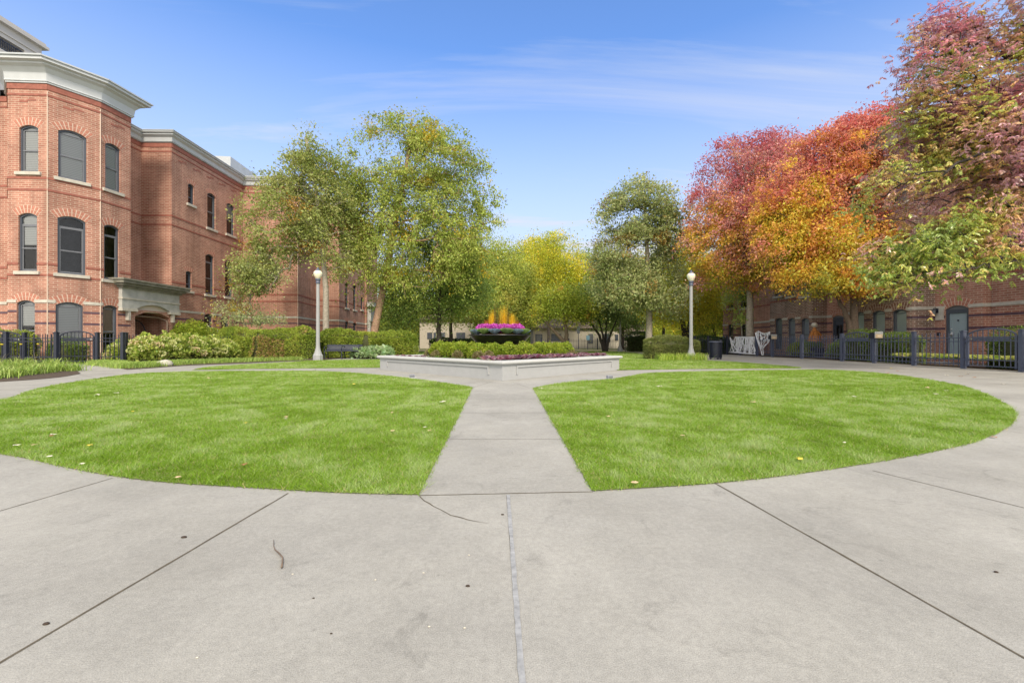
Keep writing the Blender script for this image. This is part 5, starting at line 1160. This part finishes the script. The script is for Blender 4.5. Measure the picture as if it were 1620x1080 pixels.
# ------------------------------------------------------------------ trees
def cmix(stops, amt=.14, ns=.5, wl=.45, wh=0, wr=0, accent=None, acc=0):
    stops = up(stops)
    def f(P, rel, h, q):
        v = wl*q+(1-wl)*vnoise(P, ns, 4)+wh*(h-.5)+wr*(rel-.5); c = palette(v, stops)
        if accent is not None:
            a = (vnoise(P, ns*1.7, 21) > 1-acc) & (RNG.random(len(P)) < .75); c = np.where(a[:, None], np.array(accent), c)
        return jit(c, amt)
    return f
K_ = 1.5
def up(st): return [tuple(min(.85, c*K_) for c in q) for q in st]
OAK = cmix([(.10, .13, .03), (.18, .22, .05), (.28, .31, .10), (.37, .38, .15)], accent=(.42, .26, .05), acc=.22)
BIRCH = cmix([(.10, .145, .025), (.20, .25, .045), (.31, .36, .075), (.42, .44, .14)], accent=(.52, .40, .03), acc=.24)
DGREEN = cmix([(.05, .10, .02), (.11, .17, .035), (.18, .25, .06), (.26, .30, .07)])
PALEG = cmix([(.15, .20, .08), (.25, .30, .13), (.34, .38, .18), (.42, .40, .12)], accent=(.55, .42, .05), acc=.28)
YG = cmix([(.10, .15, .02), (.20, .26, .03), (.34, .35, .04), (.46, .40, .05)], accent=(.60, .33, .05), acc=.18)
YEL_ = cmix([(.13, .19, .03), (.30, .34, .03), (.54, .48, .04), (.58, .36, .05)], ns=.9)
def REDF(P, rel, h, q):
    n_ = vnoise(P, .7, 3); v = .62*(1-h)+.35*(1-rel)*1.2+.45*(n_-.5)+.50*(vnoise(P, 2.1, 33)-.5)+.38*(q-.5)-.04
    return jit(palette(v, [(.50, .13, .15), (.60, .17, .17), (.72, .40, .40), (.80, .36, .18), (.82, .52, .09), (.62, .56, .05), (.40, .46, .06)]), .15)
def ORAF(P, rel, h, q):
    n_ = vnoise(P, .6, 13); v = .72*(1-h)+.25*(1-rel)*1.2+.55*(n_-.5)+.60*(vnoise(P, 2.0, 35)-.5)+.42*(q-.5)-.10
    return jit(palette(v, [(.64, .17, .14), (.80, .36, .28), (.84, .36, .14), (.85, .48, .07), (.82, .62, .08), (.66, .62, .08), (.54, .54, .12)]), .15)
def ASHF(P, rel, h, q):
    n_ = vnoise(P, .8, 7); v = .62*(1-h)+.50*(1-rel)*1.3+1.15*(n_-.5)+.35*(q-.5)+.0
    return jit(palette(v, [(.64, .22, .27), (.66, .38, .46), (.62, .36, .36), (.70, .42, .18), (.60, .58, .12), (.46, .54, .10), (.32, .42, .09)]), .16)
tree('oak_tree', 'slender oak with pale straight trunk and sparse olive crown behind the left lamp', [(X(518, 26), 26, 0), (X(516, 26), 26, 3), (X(512, 26), 26, 6), (X(500, 26), 26, 10), (X(484, 26), 26, 13)], .20,
     [lobe(482, 250, 26, 36, 62), lobe(500, 285, 26, 55, 50), lobe(455, 350, 26, 78, 62), lobe(505, 330, 26, 55, 70), lobe(412, 405, 25.5, 50, 38), lobe(525, 400, 26, 45, 45), lobe(395, 440, 25, 42, 28), lobe(440, 300, 26, 38, 30)], 1050, 34, .15, OAK, BARKG, clr=.29, gap=.52, gs=.8)
tree('birch_tree', 'large leaning birch with peeling tan trunk and wide green crown left of the planter', [(X(586, 29), 29, 0), (X(593, 29), 29, 1.9), (X(606, 29), 29, 4.4), (X(622, 29), 29, 8), (X(640, 29), 29, 12), (X(650, 29), 29, 14.5)], .27,
     [lobe(640, 262, 29, 92, 82), lobe(585, 290, 29, 66, 85), lobe(705, 280, 29, 72, 78), lobe(752, 320, 28.5, 45, 85), lobe(560, 350, 29, 45, 80), lobe(740, 400, 28, 55, 60), lobe(630, 440, 28, 60, 40), lobe(650, 370, 28.5, 100, 65), lobe(575, 400, 28.5, 48, 70), lobe(700, 410, 28, 70, 50), lobe(650, 215, 29, 55, 35)], 2500, 34, .15, BIRCH, BARKB, clr=.29, gap=.52, gs=.8, droop=.35)
tree('maple_tree', 'dark-trunked green tree standing left of the flower bowl', [(X(694, 31), 31, 0), (X(694, 31), 31, 2), (X(696, 31), 31, 4.5)], .22,
     [lobe(690, 460, 31, 80, 52), lobe(635, 490, 30.5, 50, 32), lobe(740, 460, 31, 50, 45), lobe(700, 400, 31, 70, 40)], 620, 60, .13, DGREEN, BARKD, clr=.5, gap=.38)
tree('young_tree', 'small yellowish-green low tree in front of the building between hedge and portal', [(X(392, 25.6), 25.6, 0), (X(392, 25.6), 25.6, 1.4), (X(385, 25.6), 25.6, 2.4)], .06,
     [lobe(372, 488, 25.6, 45, 14), lobe(408, 503, 25.6, 46, 10), lobe(368, 466, 25.6, 34, 12), lobe(415, 430, 25.4, 40, 26), lobe(350, 508, 25.4, 22, 9)], 200, 42, .10, PALEG, BARKG, clr=.26, gap=.40)
tree('honey_locust', 'yellow-green tree with thin trunk beyond the lawn, left of the flower bowl', [(X(714, 40), 40, 0), (X(713, 40), 40, 2.2), (X(716, 40), 40, 4)], .22,
     [lobe(735, 470, 40, 60, 38), lobe(775, 455, 40, 50, 50), lobe(790, 420, 41, 45, 45), lobe(700, 485, 39, 35, 25)], 560, 60, .16, cmix([(.12, .18, .03), (.24, .30, .05), (.38, .40, .08), (.46, .42, .10)]), BARKD, clr=.6, gap=.34)
tree('honey_locust', 'bright yellow tree in the distance behind the flower bowl', [(X(868, 52), 52, 0), (X(868, 52), 52, 4)], .26,
     [lobe(872, 420, 52, 62, 52), lobe(845, 450, 51, 45, 40), lobe(905, 455, 52, 40, 45)], 620, 60, .2, YEL_, BARKD, clr=.75, gap=.36)
tree('crabapple_tree', 'small orange-yellow tree with forked trunk beyond the right corner of the planter', [(X(897, 37), 37, 0), (X(896, 37), 37, 1.6), (X(893, 37), 37, 3)], .25,
     [lobe(890, 480, 37, 42, 28), lobe(915, 490, 37, 35, 22), lobe(868, 485, 37, 30, 22)], 330, 60, .14, YG, BARK, clr=.5, gap=.34, stems=[[(X(896, 37), 37, .6), (X(880, 37), 37, 1.6), (X(862, 37), 37, 2.6)]])
tree('multi_stem_tree', 'multi-stemmed green tree fanning out from the ground left of the distant lamp', [(X(956, 39), 39, 0), (X(948, 39), 39, 1.5), (X(925, 39), 39, 3.3)], .16,
     [lobe(940, 490, 39, 52, 24), lobe(975, 485, 39, 35, 24), lobe(950, 468, 39, 50, 22)], 400, 60, .14, cmix([(.06, .10, .03), (.13, .18, .05), (.21, .26, .08)]), BARKD, clr=.5, gap=.34,
     stems=[[(X(957, 39), 39, 0), (X(953, 39), 39, 1.6), (X(945, 39), 39, 3.6)], [(X(958, 39), 39.2, 0), (X(960, 39), 39.3, 2), (X(962, 39), 39.4, 4)], [(X(959, 39), 39, 0), (X(966, 39), 39, 1.6), (X(980, 39), 38.8, 3.5)]])
tree('oak_tree', 'grey-green oak with straight pale trunk rising behind the clipped round hedge', [(X(1027, 30), 30, 0), (X(1027, 30), 30, 3), (X(1024, 30), 30, 7), (X(1020, 30), 30, 10)], .25,
     [lobe(1015, 335, 30, 58, 58), lobe(1000, 400, 30, 62, 55), lobe(1045, 400, 30, 48, 62), lobe(975, 355, 30, 35, 50), lobe(1000, 460, 29.5, 66, 32), lobe(1058, 330, 30, 38, 42), lobe(1055, 470, 29.5, 48, 30), lobe(962, 420, 29.5, 40, 40)], 1300, 40, .16, cmix([(.11, .14, .045), (.20, .235, .08), (.30, .33, .14), (.38, .40, .19)], accent=(.36, .24, .06), acc=.2), BARKG, clr=.30, gap=.51, gs=.85)
tree('honey_locust', 'yellow-leaved tree with dark forked trunk left of the right lamp', [(X(1086, 38), 38, 0), (X(1082, 38), 38, 2), (X(1070, 38), 38, 5), (X(1066, 38), 38, 8)], .24,
     [lobe(1080, 420, 38, 55, 55), lobe(1110, 460, 38, 50, 45), lobe(1050, 480, 38, 40, 30), lobe(1100, 495, 37.5, 42, 25)], 760, 55, .15, cmix([(.16, .22, .03), (.34, .38, .04), (.52, .48, .05), (.44, .30, .05)]), BARKD, clr=.55, gap=.38, stems=[[(X(1086, 38), 38, 1.0), (X(1094, 38), 38, 3.5), (X(1098, 38), 38, 6)]])
far_specs = [(560, 75, 500, 40, 40, DGREEN, 'low green far tree behind the leaning birch trunk'), (705, 80, 505, 55, 34, DGREEN, 'dark green far tree low behind the left beige house'), (825, 82, 500, 45, 42, DGREEN, 'dark green far tree low between the two beige houses'), (1000, 80, 498, 60, 42, cmix([(.12, .18, .03), (.3, .36, .05), (.5, .48, .06)]), 'yellow-green far tree low behind the far house wing'), (1075, 85, 500, 50, 45, YEL_, 'yellow far tree low behind the right lamp'), (1130, 80, 495, 45, 50, YG, 'yellow-green far tree low beside the right building corner'), (1110, 60, 458, 60, 55, YEL_, 'bright yellow far tree between the lamp and the right building'), (1050, 66, 460, 60, 50, YG, 'yellow-green far tree behind the oak'), (985, 66, 450, 50, 50, YG, 'yellow-green far tree behind the multi-stemmed tree'), (800, 64, 440, 60, 60, cmix([(.12, .18, .03), (.25, .30, .04), (.44, .42, .05)]), 'olive-yellow far tree behind the bowl on the left'), (735, 66, 430, 60, 60, DGREEN, 'green far tree behind the dark-trunked tree'), (640, 60, 470, 48, 50, cmix([(.14, .2, .03), (.28, .34, .05), (.42, .42, .06)]), 'light green far tree behind the left hedge end'), (930, 68, 440, 40, 45, DGREEN, 'green far tree behind the orange-yellow tree'), (850, 70, 410, 40, 35, YEL_, 'pale yellow far treetop above the bowl')]
for px, Y_, py, rx, ry, cf, lb in far_specs:
    tree('distant_tree', lb, [(X(px, Y_), Y_, 0), (X(px, Y_), Y_, 3), (X(px+2, Y_), Y_, 6)], .28, [lobe(px, py, Y_, rx, ry), lobe(px-rx*.5, py+ry*.6, Y_, rx*.6, ry*.6), lobe(px+rx*.5, py+ry*.5, Y_, rx*.6, ry*.65)], 420, 50, .26, cf, BARKD, clr=.9, gap=.30, gs=.25, group='trees in the far distance')
tree('ash_tree', 'crimson and orange tree with grey trunk behind the white halloween webbing', [(X(1186, 28.5), 28.5, 0), (X(1187, 28.5), 28.5, 3), (X(1184, 28.5), 28.5, 5), (X(1176, 28.5), 28.5, 8)], .27,
     [lobe(1190, 275, 29, 85, 62), lobe(1145, 335, 28.5, 68, 55), lobe(1200, 360, 28, 80, 55), lobe(1120, 385, 28, 50, 38), lobe(1230, 240, 29.5, 50, 32), lobe(1140, 425, 28, 62, 30), lobe(1240, 330, 28, 60, 70), lobe(1200, 430, 28, 50, 30)], 2000, 42, .145, REDF, BARKG, clr=.30, gap=.50, gs=.85)
tree('young_tree', 'slight bright green sapling branches in front of the brown brick corner by the litter bin', [(X(1175, 29.5), 29.5, 0), (X(1172, 29.5), 29.5, 2.5), (X(1165, 29.5), 29.5, 4)], .05,
     [lobe(1160, 500, 29.5, 24, 12), lobe(1152, 478, 29.5, 14, 12), lobe(1172, 462, 29.5, 22, 16)], 70, 34, .12, cmix([(.16, .24, .05), (.28, .36, .08), (.38, .42, .10)]), BARKG, clr=.28, gap=.34)
tree('ash_tree', 'broad orange and scarlet tree with brown trunk behind the right fence gate', [(X(1351, 21.8), 21.8, 0), (X(1351, 21.8), 21.8, 2.2), (X(1352, 21.8), 21.8, 4.5), (X(1355, 21.8), 21.8, 7)], .22,
     [lobe(1330, 260, 22.5, 85, 70), lobe(1270, 310, 22, 75, 70), lobe(1380, 240, 22.5, 60, 70), lobe(1260, 395, 21.5, 72, 48), lobe(1330, 390, 21.5, 80, 52), lobe(1230, 350, 22, 45, 45), lobe(1300, 440, 21, 60, 26), lobe(1400, 330, 22, 55, 70), lobe(1365, 445, 21, 45, 26)], 2500, 44, .135, ORAF, BARK, clr=.28, gap=.49, gs=.9,
     stems=[[(X(1351, 21.8), 21.8, .8), (X(1340, 21.8), 21.8, 2.2), (X(1322, 21.8), 21.8, 3.2)]])
# large ash whose trunk stands outside the photo on the right
tree('ash_tree', 'big purple-red and green ash hanging over the walk at the right photo edge', [(11.9+3.6, 11.2, 0), (15.4, 11.2, 2.5), (15.2, 11.3, 5), (15.0, 11.4, 8)], .28,
     [lobe(1540, 90, 12, 105, 90), lobe(1640, 60, 12, 110, 130), lobe(1480, 190, 12.5, 62, 60), lobe(1560, 230, 12, 100, 80), lobe(1440, 285, 12.5, 75, 38), lobe(1500, 370, 12, 95, 42), lobe(1590, 330, 12, 90, 60), lobe(1420, 395, 12.3, 50, 26), lobe(1470, 430, 12, 80, 20), lobe(1600, 400, 11.5, 60, 30), lobe(1520, 20, 12.3, 60, 60), lobe(1720, 120, 12, 90, 130), lobe(1680, 310, 12, 80, 60), lobe(1400, 330, 13, 55, 30), lobe(1385, 430, 12.5, 40, 24)],
     2700, 58, .092, ASHF, BARKD, aspect=.36, clr=.23, gap=.50, gs=1.05, lmat=GLOSSLEAF, frond=9, droop=.35, twig=.0065, flat=.6)

for px, Y_, py, rx, ry, cf, lb in ((765, 47, 470, 50, 52, BIRCH, 'green mid-distance tree directly left of the bowl grasses'), (820, 49, 465, 42, 55, cmix([(.12, .17, .03), (.24, .28, .05), (.38, .38, .06)]), 'olive mid-distance tree directly right of the bowl grasses'), (985, 48, 480, 40, 42, DGREEN, 'dark green mid-distance tree behind the distant lamp'), (1130, 45, 470, 40, 60, YG, 'yellow-green tree hiding the far end of the right building')):
    tree('park_tree', lb, [(X(px, Y_), Y_, 0), (X(px, Y_), Y_, 2.5), (X(px+2, Y_), Y_, 5)], .2, [lobe(px, py, Y_, rx, ry), lobe(px-rx*.5, py+ry*.5, Y_, rx*.6, ry*.5), lobe(px+rx*.5, py+ry*.45, Y_, rx*.6, ry*.5)], 520, 46, .19, cf, BARKD, clr=.55, gap=.36, gs=.4)
fw_ = hedge('distant_wood', None, [(X(540, 105), 105), (X(800, 100), 100), (X(1160, 105), 105)], 8, 9.5, 42000, .55, lambda P, h, q: cmix([(.08, .13, .03), (.18, .24, .04), (.36, .36, .05)], ns=.12)(P, h, h, q), bumps=1.3)
tag(fw_, 'far-off mass of green and yellow park trees low on the horizon', 'wood', kind='stuff')

# ------------------------------------------------------------------ small things on the ground
def leafflat(px, py, s_, colr, label, group='fallen leaves'):
    g = G(px, py); n = 7; mb = MB(); vs = [(0, 0, .012)]
    for i in range(10):
        a = 2*PI*i/10; r_ = s_*(1 if i % 2 == 0 else .55)*(1.2 if i == 0 else 1); vs.append((r_*math.cos(a), r_*math.sin(a), .004+random.uniform(0, s_*.35)))
    mb.add(vs, [(0, i+1, (i+1) % 10+1) for i in range(10)]); o = mb.build('fallen_leaf', colr); zz_ = .006 if py > 780 or False else .03
    o.location = (g.x, g.y, zz_); o.rotation_euler = (0, 0, random.uniform(0, 6)); tag(o, label, 'leaf', group); return o
LT = mat('tan_leaf', (.58, .42, .26), .7, noise_amt=.2, nscale=30); LP = mat('pale_leaf', (.62, .58, .48), .7); LY = mat('yellow_leaf', (.62, .48, .06), .7); LB_ = mat('brown_leaf', (.30, .14, .06), .7)
spots = [(83, 643, LT), (155, 628, LP), (184, 625, LP), (81, 695, LB_), (84, 693, LP), (142, 711, LY), (78, 729, LP), (55, 710, LT), (25, 711, LP), (130, 741, LP), (386, 743, LB_), (282, 763, LT), (388, 674, LY), (453, 664, LT), (620, 657, LT), (672, 681, LP), (680, 687, LT), (621, 687, LT), (452, 667, LP), (855, 617, LP), (962, 663, LT), (1004, 772, LT), (1080, 695, LT), (1336, 706, LP), (1352, 631, LP), (1466, 616, LT), (1496, 621, LP), (1480, 627, LP), (1044, 614, LP), (1403, 590, LT), (1160, 582, LP), (1062, 577, LP), (700, 640, LP), (560, 610, LY), (330, 600, LT), (1265, 733, LY), (1190, 640, LT), (210, 655, LY)]
for px, py, m_ in spots: leafflat(px, py, .022*(.8+.5*random.random())*(1 if py > 640 else 2.0), m_, 'dry fallen leaf lying on the lawn', 'fallen leaves on the lawns')
for px, py, m_ in [(1404, 591, LB_), (1420, 587, LB_), (1520, 596, LB_), (1541, 597.5, LB_), (1498, 594, LP), (1588, 608, LP), (1530, 592, LT), (1448, 582, LT), (1572, 693, LB_), (1410, 583, LY), (1280, 572, LT), (1310, 574, LT), (1238, 570, LT)]:
    o = leafflat(px, py, .05 if py < 650 else .03, m_, 'small fallen leaf lying on the right concrete walk', 'fallen leaves on the walk'); o.location.z = .004
tw = thing('twig', 'thin bent dark twig lying on the concrete in the left foreground', 'twig', G(440, 880)); mb = MB(); g0 = G(440, 880)
mb.tube([(*(G(a, b_)-g0)[:2], .008) for a, b_ in ((433, 856), (433, 866), (435, 872), (441, 877), (447, 884), (447, 892), (445.5, 900))], [.001, .0015, .0025, .003, .003, .0035, .004], 6); mb.build('stem', BARK, tw, True)
for px, py, s_ in ((291, 850, .009), (795, 814, .006), (740, 927, .006), (73, 987, .007), (524, 1002, .003), (496, 946, .003), (1576, 905, .006)):
    mb = MB(); mb.lathe([(0, 0), (1, .1), (.8, .7), (0, .9)], (0, 0, 0), 7); mb.v = [(x*s_*1.5, y*s_, z*s_*.8) for x, y, z in mb.v]; o = mb.build('debris_crumb', mat('crumb', (.05, .035, .025), .9), None, True); o.location = G(px, py)+Vector((0, 0, .001))
    tag(o, 'tiny dark crumb of debris lying on the foreground concrete', 'debris', 'dark crumbs on the concrete')
for px, py in ((463, 908), (670, 906), (679, 991), (594, 917), (735, 993), (312, 1040), (742, 878)):
    mb = MB(); mb.lathe([(0, 0), (1, .1), (.8, .6), (0, .7)], (0, 0, 0), 7); mb.v = [(x*.0045, y*.003, z*.003) for x, y, z in mb.v]; o = mb.build('paper_scrap', LP, None, True); o.location = G(px, py)+Vector((0, 0, .001))
    tag(o, 'tiny pale chip lying on the foreground concrete', 'debris', 'pale chips on the concrete')
